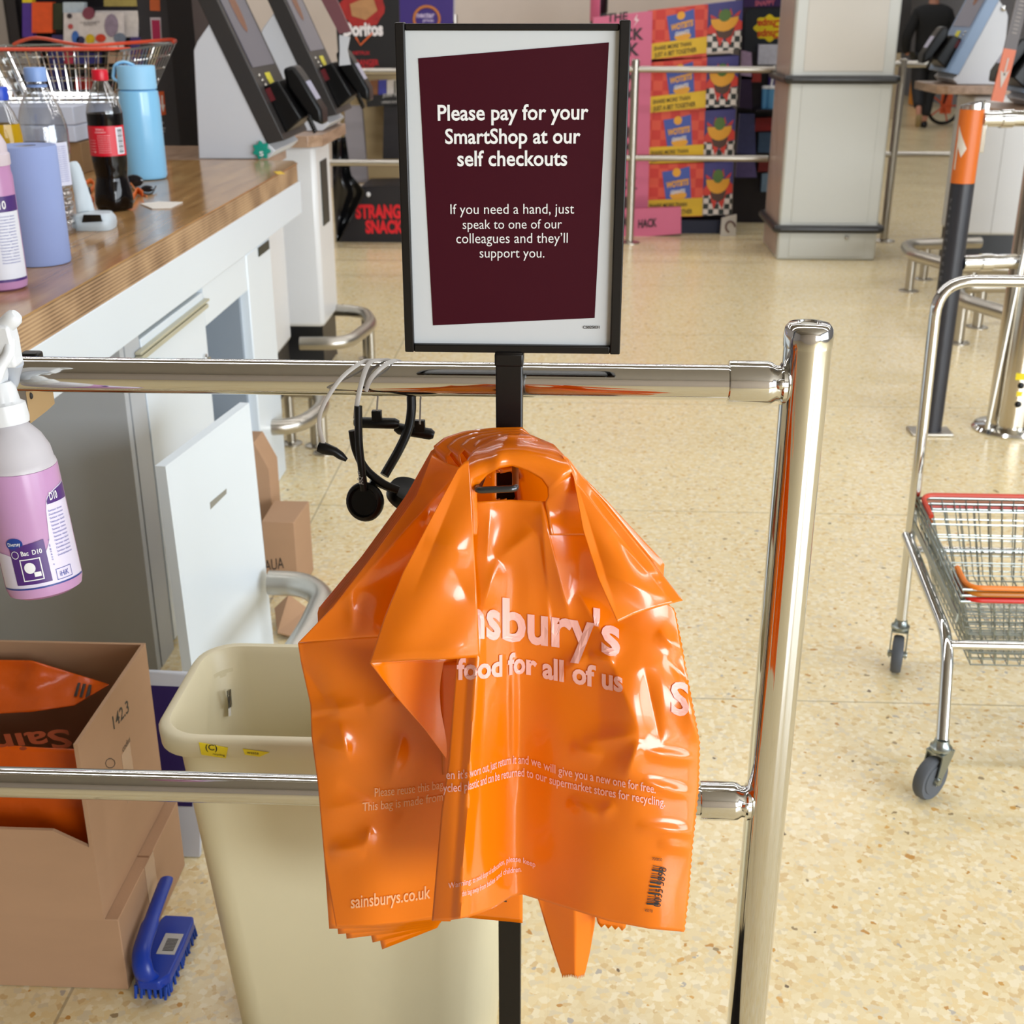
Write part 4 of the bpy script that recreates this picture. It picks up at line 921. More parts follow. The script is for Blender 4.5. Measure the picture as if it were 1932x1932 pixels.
# ------------------------------------------------------------------ cream bin
BN = T('waste_bin', 'tall cream plastic waste bin with rolled rim behind the lower rail', 'bin', (-.285, 1.495, 0))
cream = M('cream_plastic', 'D9D0B0', .42, var=.05, scale=4, bump=.03, bscale=40)
def rrect(cx, cy, wx, wy, r, z, n=7):
    out = []
    for (sx, sy, a0) in ((1, 1, 0), (-1, 1, 90), (-1, -1, 180), (1, -1, 270)):
        for k in range(n+1):
            a = math.radians(a0+90*k/n); out.append(Vector((cx+sx*(wx/2-r)+r*math.cos(a), cy+sy*(wy/2-r)+r*math.sin(a), z)))
    return out
ZR = .565
bxl, bxr = -.535, -.035; byf, byb = 1.36, 1.63
bcx, bcy, bwx, bwy = (bxl+bxr)/2, (byf+byb)/2, bxr-bxl, byb-byf
def ringat(z, ins, r): return rrect(bcx, bcy, bwx-2*ins, bwy-2*ins, r, z)
RG = [ringat(.001, .060, .05), ringat(.006, .055, .05), ringat(ZR-.030, .020, .05), ringat(ZR-.028, .002, .055), ringat(ZR-.006, .0, .058), ringat(ZR, .005, .055), ringat(ZR, .014, .05), ringat(ZR-.010, .019, .048), ringat(.02, .060, .045)]
g = G(); n = len(RG[0]); V = [p for r in RG for p in r]; F = []
for i in range(len(RG)-1): F += [(i*n+k, i*n+(k+1) % n, (i+1)*n+(k+1) % n, (i+1)*n+k) for k in range(n)]
F += [tuple(range(n))[::-1], tuple((len(RG)-1)*n+k for k in range(n))]
g.add(V, F); build('bin_body', g, cream, BN, ang=50)
ys = M('yellow_sticker', 'E8D21A', .5)
def frontpt(px, py, off=.0012): return at(px, py, Y=byf+.0-off)
s1 = build('sticker', G().prism([frontpt(375, 1401), frontpt(430, 1411), frontpt(426, 1431), frontpt(380, 1424)], (0, .0008, 0)), ys, BN, smooth=False, label='yellow sticker')
g = G(); tfit(g, '(C)', frontpt(388, 1415, .0016), frontpt(410, 1416, .0016), (0, 0, 1), .01); tfit(g, 'recycling', frontpt(402, 1424, .0016), frontpt(424, 1427, .0016), (0, 0, 1)); build('sticker_print', g, inkblack, s1, smooth=False)
s2 = build('sticker', G().prism([frontpt(458, 1413), frontpt(508, 1420), frontpt(490, 1428), frontpt(462, 1424)], (0, .0008, 0)), ys, BN, smooth=False, label='torn yellow sticker')
g = G(); tfit(g, 'waste', frontpt(466, 1422, .0016), frontpt(488, 1424, .0016), (0, 0, 1)); build('sticker_print', g, inkblack, s2, smooth=False)
xi = bxl+.038
s3 = build('inner_sticker', G().prism([at(430, 1315, X=xi+.004), at(438, 1312, X=xi+.004), at(440, 1348, X=xi+.004), at(431, 1352, X=xi+.004)], (.0006, 0, 0)), white_ink, BN, smooth=False, label='small white sticker with three strokes')
g = G(); tfit(g, 'lll', at(431, 1336, X=xi+.006), at(439, 1332, X=xi+.006), (0, 0, 1), .02); build('sticker_print', g, inkblack, s3, smooth=False)
# ------------------------------------------------------------------ purple board behind the bin
q = [at(283, 1268, Y=1.98), at(378, 1272, Y=1.98), at(386, 1280, Y=1.98)]
PS = T('notice_board', 'white edged board with dark purple print leaning behind the brown cartons', 'board', (-.70, 1.88, 0))
tl = at(262, 1267, Y=1.99); tr = at(386, 1273, Y=1.99); zb0 = .002
bl, br = Vector((tl.x+.005, 1.845, zb0)), Vector((tr.x+.005, 1.845, zb0))
build('board', G().prism([bl, br, tr, tl], (0, .008, .002)), M('board_white', 'C8CCD6', .45), PS, bevel=.003)
def lrp(a, b, t): return a+(b-a)*t
def onb(u, v): return lrp(lrp(bl, br, u), lrp(tl, tr, u), v)+Vector((0, -.0012, -.0006))
build('purple_print', G().prism([onb(.02, .28), onb(.86, .28), onb(.86, .93), onb(.02, .93)], (0, .001, 0)), M('deep_purple', '2A1C5A', .4), PS, smooth=False)
# ------------------------------------------------------------------ blue scrubbing brush
bb = M('blue_brush_plastic', '12359A', .35, var=.06)
e0, e1_ = at(283, 1868, Z=.02), at(340, 1745, Z=.02)
SBH = T('scrubbing_brush', 'blue scrubbing brush with arched handle and price sticker on the floor by the cartons', 'brush', ((e0.x+e1_.x)/2, (e0.y+e1_.y)/2, 0))
dv = (e1_-e0); dv.z = 0; Lb = dv.length; dv.normalize(); nv = Vector((dv.y, -dv.x, 0)); hw = .030
def bp_(s_, w, z): return Vector((e0.x, e0.y, 0))+dv*(s_*Lb)+nv*(w*hw)+Vector((0, 0, z))
ol = [(-.02, -.55), (.1, -.95), (.5, -1), (.92, -.95), (1.0, -.8), (1.0, .8), (.92, .95), (.5, 1), (.1, .95), (-.02, .55)]
build('brush_block', G().prism([bp_(s_, w, .022) for s_, w in ol], (0, 0, .018)), bb, SBH, bevel=.003)
g = G()
for i in range(22):
    for j in range(6):
        p = bp_(.03+.94*i/21, -.82+1.64*j/5, .024); g.tube([p, p+Vector((random.uniform(-.003, .003), random.uniform(-.003, .003), -.0235))], .0022, 5)
o = build('bristles', g, M('blue_bristle', '16409E', .6), SBH); o['kind'] = 'stuff'
build('arched_handle', G().tube(smooth_path([bp_(.06, -.1, .036), bp_(.02, -.25, .055), bp_(.14, -.5, .074), bp_(.45, -.62, .082), bp_(.8, -.66, .092), bp_(1.12, -.70, .098)]), [.017]*2+[.0165]*8+[.0155]*10+[.013]*10+[.012], 14, flat=(1, .62)), bb, SBH)
st1 = build('price_sticker', G().prism([bp_(.38, -.25, .0403), bp_(.38, .75, .0403), bp_(.70, .75, .0403), bp_(.70, -.25, .0403)], (0, 0, .0006)), M('sticker_grey', 'B4B0AA', .5), SBH, smooth=False)
g = G()
for i in range(9): g.prism([bp_(.43+.022*i, .0, .0411), bp_(.43+.022*i, .6, .0411), bp_(.44+.022*i, .6, .0411), bp_(.44+.022*i, .0, .0411)], (0, 0, .0003))
build('sticker_barcode', g, inkblack, st1, smooth=False)
# ------------------------------------------------------------------ cartons and bumper rails by the counter end
a = at(556, 1085, Z=.0)
KB = T('cardboard_box', 'brown carton with black letters standing at the right end of the loose white board', 'box', (-.74, 3.03, 0))
x1 = -.70; yf_ = 2.955
build('carton', G().prism([(-.785, yf_, .001), (x1, yf_, .001), (x1+.01, yf_+.15, .001), (-.785, yf_+.15, .001)], (0, 0, .205)), cardb, KB, bevel=.002)
g = G(); tfit(g, 'AUA', at(500, 1078, Y=yf_-.001), at(536, 1072, Y=yf_-.001), (0, 0, 1), .0, hs=1.8); build('printed_letters', g, inkblack, KB, smooth=False)
KT = T('cardboard_box', 'tall brown carton with slanted top behind the lettered carton, beside the counter end', 'box', (-.85, 3.2, 0))
build('carton', G().prism([(-.90, 3.135, .001), (-.80, 3.135, .001), (-.80, 3.135, .285), (-.835, 3.135, .36), (-.90, 3.135, .36)], (0, .1, 0)), cardb, KT, bevel=.002)
KF = T('cardboard_piece', 'flat brown cardboard offcut lying under the nearest bumper rail', 'cardboard', (-.68, 2.5, 0))
build('sheet', G().prism([at(518, 1150, Z=.03), at(545, 1124, Z=.06), at(580, 1150, Z=.004), at(560, 1205, Z=.002), at(524, 1195, Z=.02)], (0, 0, .004)), cardb, KF, smooth=False)
def bumper(name, label, pts, r, feet, rod=.016, caps=True):
    R = T(name, label, 'bumper rail', (feet[0][0], feet[0][1], 0), 'steel bumper rails')
    build('rail', G().tube(fillet(pts, .09, 8), r, 18), steel, R)
    zt2 = pts[0][2]; path = fillet(pts, .09, 8); dense = [path[i]+(path[i+1]-path[i])*(k/8) for i in range(len(path)-1) for k in range(8)]
    for x, y in feet:
        q_ = min(dense, key=lambda p: (p.x-x)**2+(p.y-y)**2); x, y = q_.x, q_.y
        l = build('leg', G().cyl((x, y, .004), (x, y, zt2), rod, 16), steel, R)
        build('foot_plate', G().lathe((x, y, 0), [(rod*2.2, 0), (rod*2.2, .004), (rod, .008)], 20), steel, l)
    return R
zbm = .20
def zb(px, py, z=zbm): p = at(px, py, Z=z); return p
b1 = [zb(566, 648), zb(655, 648), zb(703, 612), zb(688, 588), zb(612, 584)]
bumper('bumper_rail', 'curved steel bumper rail around the far checkout cabinet, furthest of three at left', b1, .026, [at(588, 690, Z=0)[:2], at(684, 690, Z=0)[:2], at(697, 676, Z=0)[:2], at(640, 640, Z=0)[:2]], .017)
b2 = [zb(455, 806), zb(560, 806), zb(612, 770), zb(600, 738), zb(540, 735)]
bumper('bumper_rail', 'steel bumper rail at the counter end just under the top chrome rail', b2, .026, [at(607, 855, Z=0)[:2], at(628, 830, Z=0)[:2], at(537, 800, Z=0)[:2]], .017)
b3 = [zb(508, 1099), zb(575, 1102), zb(612, 1128), zb(585, 1190), zb(545, 1250)]
bumper('bumper_rail', 'steel bumper rail bending behind the bin, nearest of three at left', b3, .029, [(-.64, 2.50), (-.60, 2.05)], .017)
# ------------------------------------------------------------------ support pillar
PL = T('support_column', 'square grey clad support column with two black bumper bands', 'column', (1.584, 8.1, 0))
cl = M('column_cladding', 'C2C3BC', .35, var=.03, scale=2); cl2 = M('column_panel', 'CBC6BC', .45, var=.04, scale=2)
x0, x1, y0, y1 = 1.284, 1.884, 7.8, 8.4
build('cladding', G().box(x0, x1, y0, y1, 0, CEIL), cl, PL, bevel=.012)
build('front_panel', G().box(x0+.07, x1-.07, y0-.004, y0, .225, 1.03).box(x0+.07, x1-.07, y0-.004, y0, .02, .165), cl, PL, bevel=.002)
build('upper_panel', G().box(x0+.07, x1-.07, y0-.004, y0, 1.10, CEIL-.1), cl2, PL, bevel=.002)
build('side_panel', G().box(x0-.004, x0, y0+.05, y1-.05, .02, CEIL-.1), M('side_reflected_tint', 'A89488', .4, var=.03), PL)  # pinkish tint stands for light reflected onto the left face, put in the colour
bb_m = M('bumper_black', '2A2A2A', .3)
for zc in (1.055, .19):
    pts = [(x0-.018, y0-.018, zc), (x1+.018, y0-.018, zc), (x1+.018, y1+.018, zc), (x0-.018, y1+.018, zc)]
    g = G(); g.tube((lambda q: q[:-1])(fillet([Vector(((x0+x1)/2, y0-.018, zc))]+[Vector(p) for p in (pts[1], pts[2], pts[3], pts[0])]+[Vector(((x0+x1)/2, y0-.018, zc))], .03)), .024, 12, closed=True); build('bumper_band', g, bb_m, PL, ang=60)
build('fixing_bolt', G().sph((1.70, y0-.012, .14), .012, .012, .012, 10), steel, PL)
# ------------------------------------------------------------------ background barriers
def barrier(name, label, posts, y, xs, zs=(1.085, .545), r=.02):
    R = T(name, label, 'barrier', (posts[0][0], posts[0][1], 0), 'steel barriers in the background')
    for (x, yy) in posts:
        p = build('post', G().lathe((x, yy, .005), [(.026, 0), (.026, 1.135), (.02, 1.142), (0, 1.142)], 20), steel, R)
        build('foot_plate', G().lathe((x, yy, 0), [(.07, 0), (.07, .006), (.03, .016)], 20), steel, p)
    for z in zs: build('rail', G().cyl((xs[0], y, z), (xs[1], y, z), r, 16), steel, R)
    return R
barrier('barrier_rail', 'steel barrier with two rails in front of the pink snack display, meeting the column', [(.40, 8.36)], 8.36, (-.30, 1.27))
barrier('barrier_rail', 'steel barrier with two rails between the column and the right checkout screens', [(2.10, 8.5)], 8.5, (1.91, 3.0), (1.115, .56))
barrier('barrier_rail', 'steel barrier with two rails in front of the black snack display at left of sign', [(-.62, 8.0)], 8.0, (-2.2, -.55))

# ------------------------------------------------------------------ self checkout units
kw = M('kiosk_white', 'BFC1C6', .35, var=.02, scale=3); kd = M('kiosk_dark', '2C2928', .4, var=.05); kd2 = M('kiosk_blue_grey', '7C94B4', .4)
scr = D.materials.new('screen_glow'); scr.use_nodes = True
b_ = scr.node_tree.nodes['Principled BSDF']; b_.inputs['Base Color'].default_value = lin('1A1A22'); b_.inputs['Roughness'].default_value = .15
b_.inputs['Emission Color'].default_value = lin('787C90'); b_.inputs['Emission Strength'].default_value = .35
scr2 = D.materials.new('screen_patch'); scr2.use_nodes = True
b_ = scr2.node_tree.nodes['Principled BSDF']; b_.inputs['Base Color'].default_value = lin('5A3A28'); b_.inputs['Emission Color'].default_value = lin('8A5A40'); b_.inputs['Emission Strength'].default_value = .35
wood_sh = wood_mat('shelf_wood', ('8A6E54', 'A0826A', 'B0947C'), .35, sc=(10, 2, 10))
K0 = at(375, 300, Y=4.5)
def kp(px, py): p = at(px, py, Y=4.5); return (p.x-K0.x, p.z-K0.z)
PROF = [kp(375, 300), kp(365, 95), kp(372, 78), kp(395, 45), kp(503, 268), kp(520, 285), kp(505, 300)]
S0, S1 = kp(503, 268), kp(395, 45)
sd = Vector((S1[0]-S0[0], 0, S1[1]-S0[1])).normalized(); sn = Vector((sd.z, 0, -sd.x))
def kiosk(label, org, sg, W=.40, slab=kd, base=None, shelf=None, knob=False, bolt=False, top_sign=False, pad=False, TH_=.062, arrow=None):
    R = T('self_checkout', label, 'self checkout', (org.x, org.y, 0), 'self checkouts with tilted screens')
    def P(x, y, z): return org+Vector((sg*x, y, z))
    def V(q): return org+Vector((sg*q.x, q.y, q.z))
    h = build('housing', G().prism([P(x, 0, z) for x, z in PROF], (0, W, 0)), kw, R, bevel=.004)
    s0 = Vector((S0[0], 0, S0[1])); L = .88
    def sp(a, t, y): return V(s0+sd*a+sn*t+Vector((0, y, 0)))
    sc_ = build('screen_frame', G().prism([sp(-.008, 0, -.006), sp(L, 0, -.006), sp(L, TH_, -.006), sp(-.02, TH_, -.006)], (0, W+.012, 0)), slab, R, bevel=.003)
    build('screen', G().prism([sp(.24, TH_+.001, .03), sp(L-.02, TH_+.001, .03), sp(L-.02, TH_+.001, W-.03), sp(.24, TH_+.001, W-.03)], sp(0, .0015, 0)-sp(0, 0, 0)), scr, sc_, smooth=False)
    g = G(); g.poly([sp(.36+.09*math.sin(t*.5236)+.09, TH_+.0035, W*.45+.05*math.cos(t*.5236)) for t in range(12)]); build('screen_patch', g, scr2, sc_, smooth=False)
    ylw = M('kiosk_yellow', 'E4D83A', .5)
    build('yellow_notice', G().prism([sp(.16, TH_+.001, .16), sp(.215, TH_+.001, .16), sp(.215, TH_+.001, .235), sp(.16, TH_+.001, .235)], sp(0, .001, 0)-sp(0, 0, 0)), ylw, sc_, smooth=False, label='small yellow notice')
    g = G()
    for i in range(3): g.sph(sp(.21-.018*i, TH_+.003, .06+.012*i), .006, .006, .006, 8)
    build('indicator_buttons', g, steel, sc_)
    # card reader block + handset
    cr = build('card_reader', G().prism([sp(.0, TH_, .06), sp(.17, TH_, .06), sp(.17, TH_+.055, .06), sp(.02, TH_+.075, .06)], (0, .26, 0)), blackp, R, bevel=.006)
    build('reader_slot', G().prism([sp(.115, TH_+.001, .058), sp(.16, TH_+.001, .058), sp(.16, TH_+.02, .058), sp(.115, TH_+.02, .058)], (0, -.002, 0)), M('dark_red_strip', '5A1018', .4), cr, smooth=False)
    hb = build('pay_terminal', G().prism([sp(.01, TH_+.085, .12), sp(.14, TH_+.06, .12), sp(.20, TH_+.075, .12), sp(.195, TH_+.115, .12), sp(.15, TH_+.125, .12), sp(.02, TH_+.14, .12), sp(-.03, TH_+.12, .12)], (0, .12, 0)), blackp, R, bevel=.012)
    build('terminal_display', G().prism([sp(.06, TH_+.134, .14), sp(.13, TH_+.127, .14), sp(.13, TH_+.127, .22), sp(.06, TH_+.134, .22)], sp(0, .002, 0)-sp(0, 0, 0)), M('display_pale', 'A4A4BC', .2), hb, smooth=False)
    cps = [sp(.02+.004*math.cos(t*.9)-.0012*t, TH_+.09+.008*math.sin(t*.9), .10) for t in range(50)]
    build('coiled_cable', G().tube(cps, .003, 6), blackp, R)
    if knob:
        kx = P(kp(495, 283)[0], -.004, kp(495, 283)[1])
        kn = build('green_cap', G().lathe(kx, [(.012, 0), (.027, -.001), (.029, -.008), (.027, -.014), (.012, -.016), (0, -.014)], 42, axis=(0, 1, 0), lobes=lambda t, h: 1+.16*math.cos(7*t)), M('teal_cap', '0E8A78', .3), R)
        g = G(); tfit(g, 'S', kx+Vector((-.006, -.0175, -.018)), kx+Vector((.008, -.0175, -.018)), (0, 0, 1), .02, h=.022); build('cap_mark', g, white_ink, kn, smooth=False)
    if bolt: build('bolt', G().sph(P(.05, -.006, .40), .016, .012, .016, 12), chrome, R)
    if top_sign:
        build('top_sign', G().prism([at(590, -30, Y=5.05), at(622, -30, Y=5.05), at(662, 60, Y=5.05), at(640, 64, Y=5.05)], (0, .02, 0)), M('dusty_maroon', '6A4046', .4), R, smooth=False)
        build('top_bracket', G().prism([at(640, 66, Y=5.06), at(660, 70, Y=5.06), at(655, 95, Y=5.06), at(661, 122, Y=5.06), at(640, 124, Y=5.06), at(641, 95, Y=5.06)], (0, .012, 0)), kw, R, smooth=False)
    if base:
        bx0, bx1, by0, by1, zt = base
        bs = build('base_cabinet', G().box(bx0, bx1, by0, by1, .19, zt), M('cabinet_white', 'DEDFE0', .3, var=.015), R, bevel=.02)
        build('plinth', G().box(bx0+.012, bx1-.012, by0+.015, by1-.015, .0, .19), M('plinth_black', '1A1B1E', .4), R)
        build('panel_gap', G().box((bx0+bx1)/2-.0015, (bx0+bx1)/2+.0015, by0-.0006, by0+.001, .2, zt-.01), M('gap_grey', '9A9894'), bs, smooth=False)
    if shelf:
        sx0, sx1, sy0, sy1, z = shelf; c_ = .05
        if sg > 0: pol = [(sx0, sy0, z), (sx1-c_, sy0, z), (sx1, sy0+c_, z), (sx1, sy1, z), (sx0, sy1, z)]
        else: pol = [(sx0+c_, sy0, z), (sx1, sy0, z), (sx1, sy1, z), (sx0, sy1, z), (sx0, sy0+c_, z)]
        build('shelf', G().prism(pol, (0, 0, .045)), wood_sh, R, bevel=.003)
    return R, P, sp
kiosk('self checkout with green cap at its foot, at the far end of the counter', K0.copy(), 1, knob=True, base=(-1.55, -1.12, 4.52, 4.92, .90), shelf=(-1.6, -1.10, 4.46, 4.95, .902))
# second unit on its own cabinet, behind
t2 = at(633, 212, Y=5.22); t1 = Vector((K0.x+S0[0]+sn.x*.062, 4.5, K0.z+S0[1]+sn.z*.062-.01))
o2_ = t2-t1+K0; shz = o2_.z
R2, P2_, sp2 = kiosk('self checkout with a white bracket and maroon sign, behind the one with green cap', o2_, 1, W=.36, top_sign=True, base=(-1.38, -1.025, 5.13, 5.46, shz-.047), shelf=(-1.40, at(602, 275, Y=5.0).x, 5.03, 5.62, shz-.046))
g = G().box(-1.0249, -1.022, 5.22, 5.36, .60, .86); build('cabinet_slot', g, M('dark_slot', '1C2A26'), R2, smooth=False)
# right units (mirrored)
q = at(1890, 160, Y=7.55); p1 = kiosk('self checkout at right whose blue-grey screen edge leans left, chrome bolt on its side', q, -1, slab=kd2, bolt=True, base=(2.30, 2.70, 7.60, 7.95, .975), shelf=(at(1768, 168, Y=7.5).x, at(1902, 178, Y=7.5).x, 7.46, 8.0, q.z-.047))
q2 = at(2062, 205, Y=6.2); kiosk('self checkout cut off by the right picture edge, yellow notice just showing', q2, -1, slab=kd2, base=(q2.x-.10, q2.x+.30, 6.26, 6.6, q2.z-.05), shelf=(at(1886, 205, Y=6.15).x, q2.x+.25, 6.1, 6.65, q2.z-.047))
# hanging blade with arrow
BL = T('arrow_strip', 'slim dark strip with orange arrow end hanging beside the right checkout screen', 'sign', (2.1, 6.05, 1.0))
ya = 6.06
sq = [at(1870, 190, Y=ya), at(1893, 193, Y=ya), at(1945, -15, Y=ya), at(1922, -20, Y=ya)]
build('strip', G().prism([lrp(sq[0], sq[3], .48), lrp(sq[1], sq[2], .48), sq[2], sq[3]], (0, .01, 0)), M('strip_brown', '463C3A', .4), BL, smooth=False)
build('orange_end', G().prism([sq[0], sq[1], lrp(sq[1], sq[2], .48), lrp(sq[0], sq[3], .48)], (0, .01, 0)), M('sign_orange', 'C25A24', .4), BL, smooth=False)
def st2(u, v): return lrp(lrp(sq[0], sq[1], u), lrp(sq[3], sq[2], u), v)+Vector((0, -.002, 0))
g = G(); g.poly([st2(.5, .12), st2(.85, .30), st2(.55, .26), st2(.15, .28)][:4]); g.poly([st2(.46, .24), st2(.58, .24), st2(.58, .40), st2(.46, .40)]); build('arrow', g, M('arrow_grey', 'B8AEA6', .5), BL, smooth=False)
g = G()
for i in range(9): g.poly([st2(.3, .62+.035*i), st2(.7, .62+.035*i), st2(.7, .632+.035*i), st2(.3, .632+.035*i)])
build('strip_text', g, M('strip_print', '8A827E'), BL, smooth=False)
for lab, P in (('curved steel bumper rail at the foot of the far right checkout cabinet', [(2.35, 7.30), (1.90, 7.20), (1.86, 6.9), (2.0, 6.55), (2.4, 6.5)]),
               ('curved steel bumper rail behind the bent trolley handle at right', [(2.3, 6.1), (1.86, 6.05), (1.80, 5.75), (1.95, 5.42), (2.4, 5.4)])):
    zz = .2; bumper('bumper_rail', lab, [Vector((x, y, zz)) for x, y in P], .032, [(2.02, 7.24) if P[0][1] > 7 else (1.98, 6.07), P[2], (2.1, 6.53) if P[0][1] > 7 else (2.1, 5.41)], .024)

# ------------------------------------------------------------------ orange/navy gate post
GP = T('gate_post', 'dark oval gate post with orange top and pale arrow, standing right of the column', 'post', (1.33, 4.40, 0))
gx = 1.33; navy = M('gate_navy', '23242C', .35); gor = M('gate_orange', 'CC661A', .4, var=.03)
def oval(z, k=1.0, dx=0): return [Vector((gx+dx+.040*k*math.cos(6.28318*i/28), 4.40+.034*k*math.sin(6.28318*i/28), z)) for i in range(28)]
zo = at(1808, 347, Y=4.37).z; ztp = at(1830, 207, Y=4.37).z
build('lower_wrap', G().prism(oval(.012), (0, 0, zo-.013)), navy, GP); ow = build('orange_wrap', G().prism(oval(zo), (0, 0, ztp-zo)), gor, GP)
tp = oval(ztp+.0005, 1.02); n = len(tp); V = tp+[p+Vector((0, 0, .018+.22*(p.x-gx))) for p in tp]
g = G().add(V, [tuple(range(n))[::-1], tuple(range(n, 2*n))]+[(i, (i+1) % n, n+(i+1) % n, n+i) for i in range(n)]); build('slanted_cap', g, chrome, GP)
build('chrome_edge', G().box(gx+.036, gx+.052, 4.385, 4.415, zo+.10, ztp+.02), chrome, GP, bevel=.002)
build('foot', G().box(gx-.075, gx+.075, 4.355, 4.445, 0, .012), steel, GP, bevel=.004)
def ovp(a, z): return Vector((gx+.0406*math.sin(a), 4.40-.0346*math.cos(a), z))
g = G()
def az(py): return at(1800, py, Y=4.36).z
def arr(pts, m=10): g.poly([ovp(a, z) for a, z in pts])
g.grid(lambda u, v: ovp(-1.25+.16*u, az(322)+(az(268)-az(322))*v), 2, 4)
Q4 = [(-1.30, az(236)), (-.28, az(281)), (-.66, az(298)), (-1.22, az(272))]
def arq(u, v):
    p = [(Q4[0][i]*(1-u)+Q4[1][i]*u)*(1-v)+(Q4[3][i]*(1-u)+Q4[2][i]*u)*v for i in (0, 1)]; return ovp(*p)
g.grid(arq, 10, 6)
build('arrow', g, M('arrow_pale', 'D4CCC0', .5), ow, smooth=False)
g = G()
for i, ch in enumerate('yawecnartnE'): tfit(g, ch, ovp(-1.25, zo-.06-.027*i), ovp(-.95, zo-.06-.027*i), (0, 0, 1), h=.022)
build('vertical_lettering', g, M('grey_lettering', '6A6A70'), GP, smooth=False)
# chrome column of the gate with sticker
CP = T('gate_column', 'thick chrome gate column on a round flange with yellow sticker near its foot', 'post', (1.63, 4.45, 0))
build('column', G().lathe((1.63, 4.46, .004), [(.078, 0), (.078, 1.30), (.07, 1.31), (0, 1.31)], 36), M('gate_steel', 'C8C0B0', .16, 1, var=.03), CP)
build('flange', G().lathe((1.63, 4.46, 0), [(.125, 0), (.128, .006), (.12, .016), (.085, .022)], 40), chrome, CP)
build('slim_rod', G().cyl((1.535, 4.40, .02), (1.60, 4.41, 1.2), .009, 12), chrome, CP)
for a in (-.9, .2, 1.2): build('flange_bolt', G().sph((1.63+.105*math.sin(a), 4.46-.105*math.cos(a), .018), .011, .011, .009, 10), chrome, CP)
def cpp(a, z): return Vector((1.63+.0786*math.sin(a), 4.46-.0786*math.cos(a), z+.004))
yk = M('yellow_sticker', 'E8D21A')
st3 = build('sticker', G().grid(lambda u, v: cpp(-.35+.6*u, .205+.025*v), 8, 1), yk, CP, label='yellow sticker strip'); build('sticker', G().grid(lambda u, v: cpp(-.2+.25*u, .145+.018*v), 6, 1), yk, CP)
for z in (.185, .115): build('sensor_eye', G().sph(cpp(-.06, z), .012, .006, .012, 12), blackp, CP)
for z in (1.1, .622):
    build('gate_rail', G().cyl((1.365, 4.40, z), (1.56, 4.44, z), .026, 20), chrome, CP); build('rail_sleeve', G().cyl((1.43, 4.413, z), (1.47, 4.421, z), .03, 20), chrome, CP)

# ------------------------------------------------------------------ basket trolley
TR = T('basket_trolley', 'chrome basket trolley frame on castors at the right edge', 'trolley', (1.02, 2.38, 0))
tw = .0125; xa, xb = .787, 1.30
build('rear_hoop', G().tube(fillet([(xa, 2.63, .125), (.772, 2.63, .914), (1.31, 2.63, .914), (xb, 2.63, .125)], .075, 8), tw, 14), chrome, TR)
for s_, x in ((1, xa), (-1, xb)):
    xk = .768 if s_ > 0 else 1.315; xf = .741 if s_ > 0 else 1.34
    build('front_leg', G().tube(fillet([(x-.012*s_, 2.63, .335), (xk, 2.24, .275), (xf, 2.115, .12)], .06, 8), tw, 14), chrome, TR)
build('front_crossbar', G().cyl((.772, 2.235, .268), (1.31, 2.235, .268), .009, 12), chrome, TR); build('rear_crossbar', G().cyl((.78, 2.63, .30), (1.305, 2.63, .30), .009, 12), chrome, TR)
for s_, x in ((1, .784), (-1, 1.30)): build('basket_bracket', G().obox((x-.002, 2.43, .345), (.003, 0, 0), (0, .36, .05), (0, 0, .018)), zinc, TR)
def castor(x, y, ang):
    R = build('castor_fork', G().lathe((x, y, .098), [(.016, 0), (.021, .004), (.021, .010), (.016, .014), (.0135, .026)], 20), zinc, TR)
    a = math.radians(ang); f = Vector((math.cos(a), math.sin(a), 0)); l = Vector((-f.y, f.x, 0)); c = Vector((x, y, .0445))-f*.022
    g = G()
    for s_ in (-1, 1): g.prism([Vector((x, y, .098))+l*s_*.0165+f*.02, Vector((x, y, .098))+l*s_*.0165-f*.018, c+l*s_*.0165+Vector((0, 0, -.008))-f*.008, c+l*s_*.0165+Vector((0, 0, -.008))+f*.008], l*s_*.0025)
    g.obox(Vector((x, y, .099)), f*.04, l*.038, (0, 0, .004)); build('fork_plate', g, zinc, R)
    build('wheel', G().lathe(c-l*.0125, [(.010, 0), (.030, .0), (.031, .002), (.041, .001), (.0445, .006), (.0445, .019), (.041, .024), (.031, .023), (.030, .025), (.010, .025)], 36, axis=l), M('grey_rubber', '4E5258', .6), R)
    build('axle', G().lathe(c-l*.022, [(.007, 0), (.008, .003), (.008, .041), (.007, .044)], 12, axis=l), zinc, R)
castor(xa, 2.63, 75); castor(.741, 2.115, 40); castor(xb, 2.63, 80); castor(1.34, 2.115, 60)
cx, cy = 1.035, 2.435
for i, (zz, cols, lab) in enumerate([(.315, ('C81E10', 'B0301C'), 'lowest wire basket in the trolley, red front handle'), (.328, ('B87018', '8E4A14'), 'middle wire basket in the trolley, amber front handle'), (.341, ('E07A18', 'C23A1E'), 'topmost wire basket in the trolley, orange front handle')]):
    basket('wire_basket', lab, cx, cy, zz-.10, .50-.0*i, .37, .165, .80, cols, 'wire baskets nested in the trolley', tilt=.13, pitch=.026 if i == 2 else .03, wr=.0013)

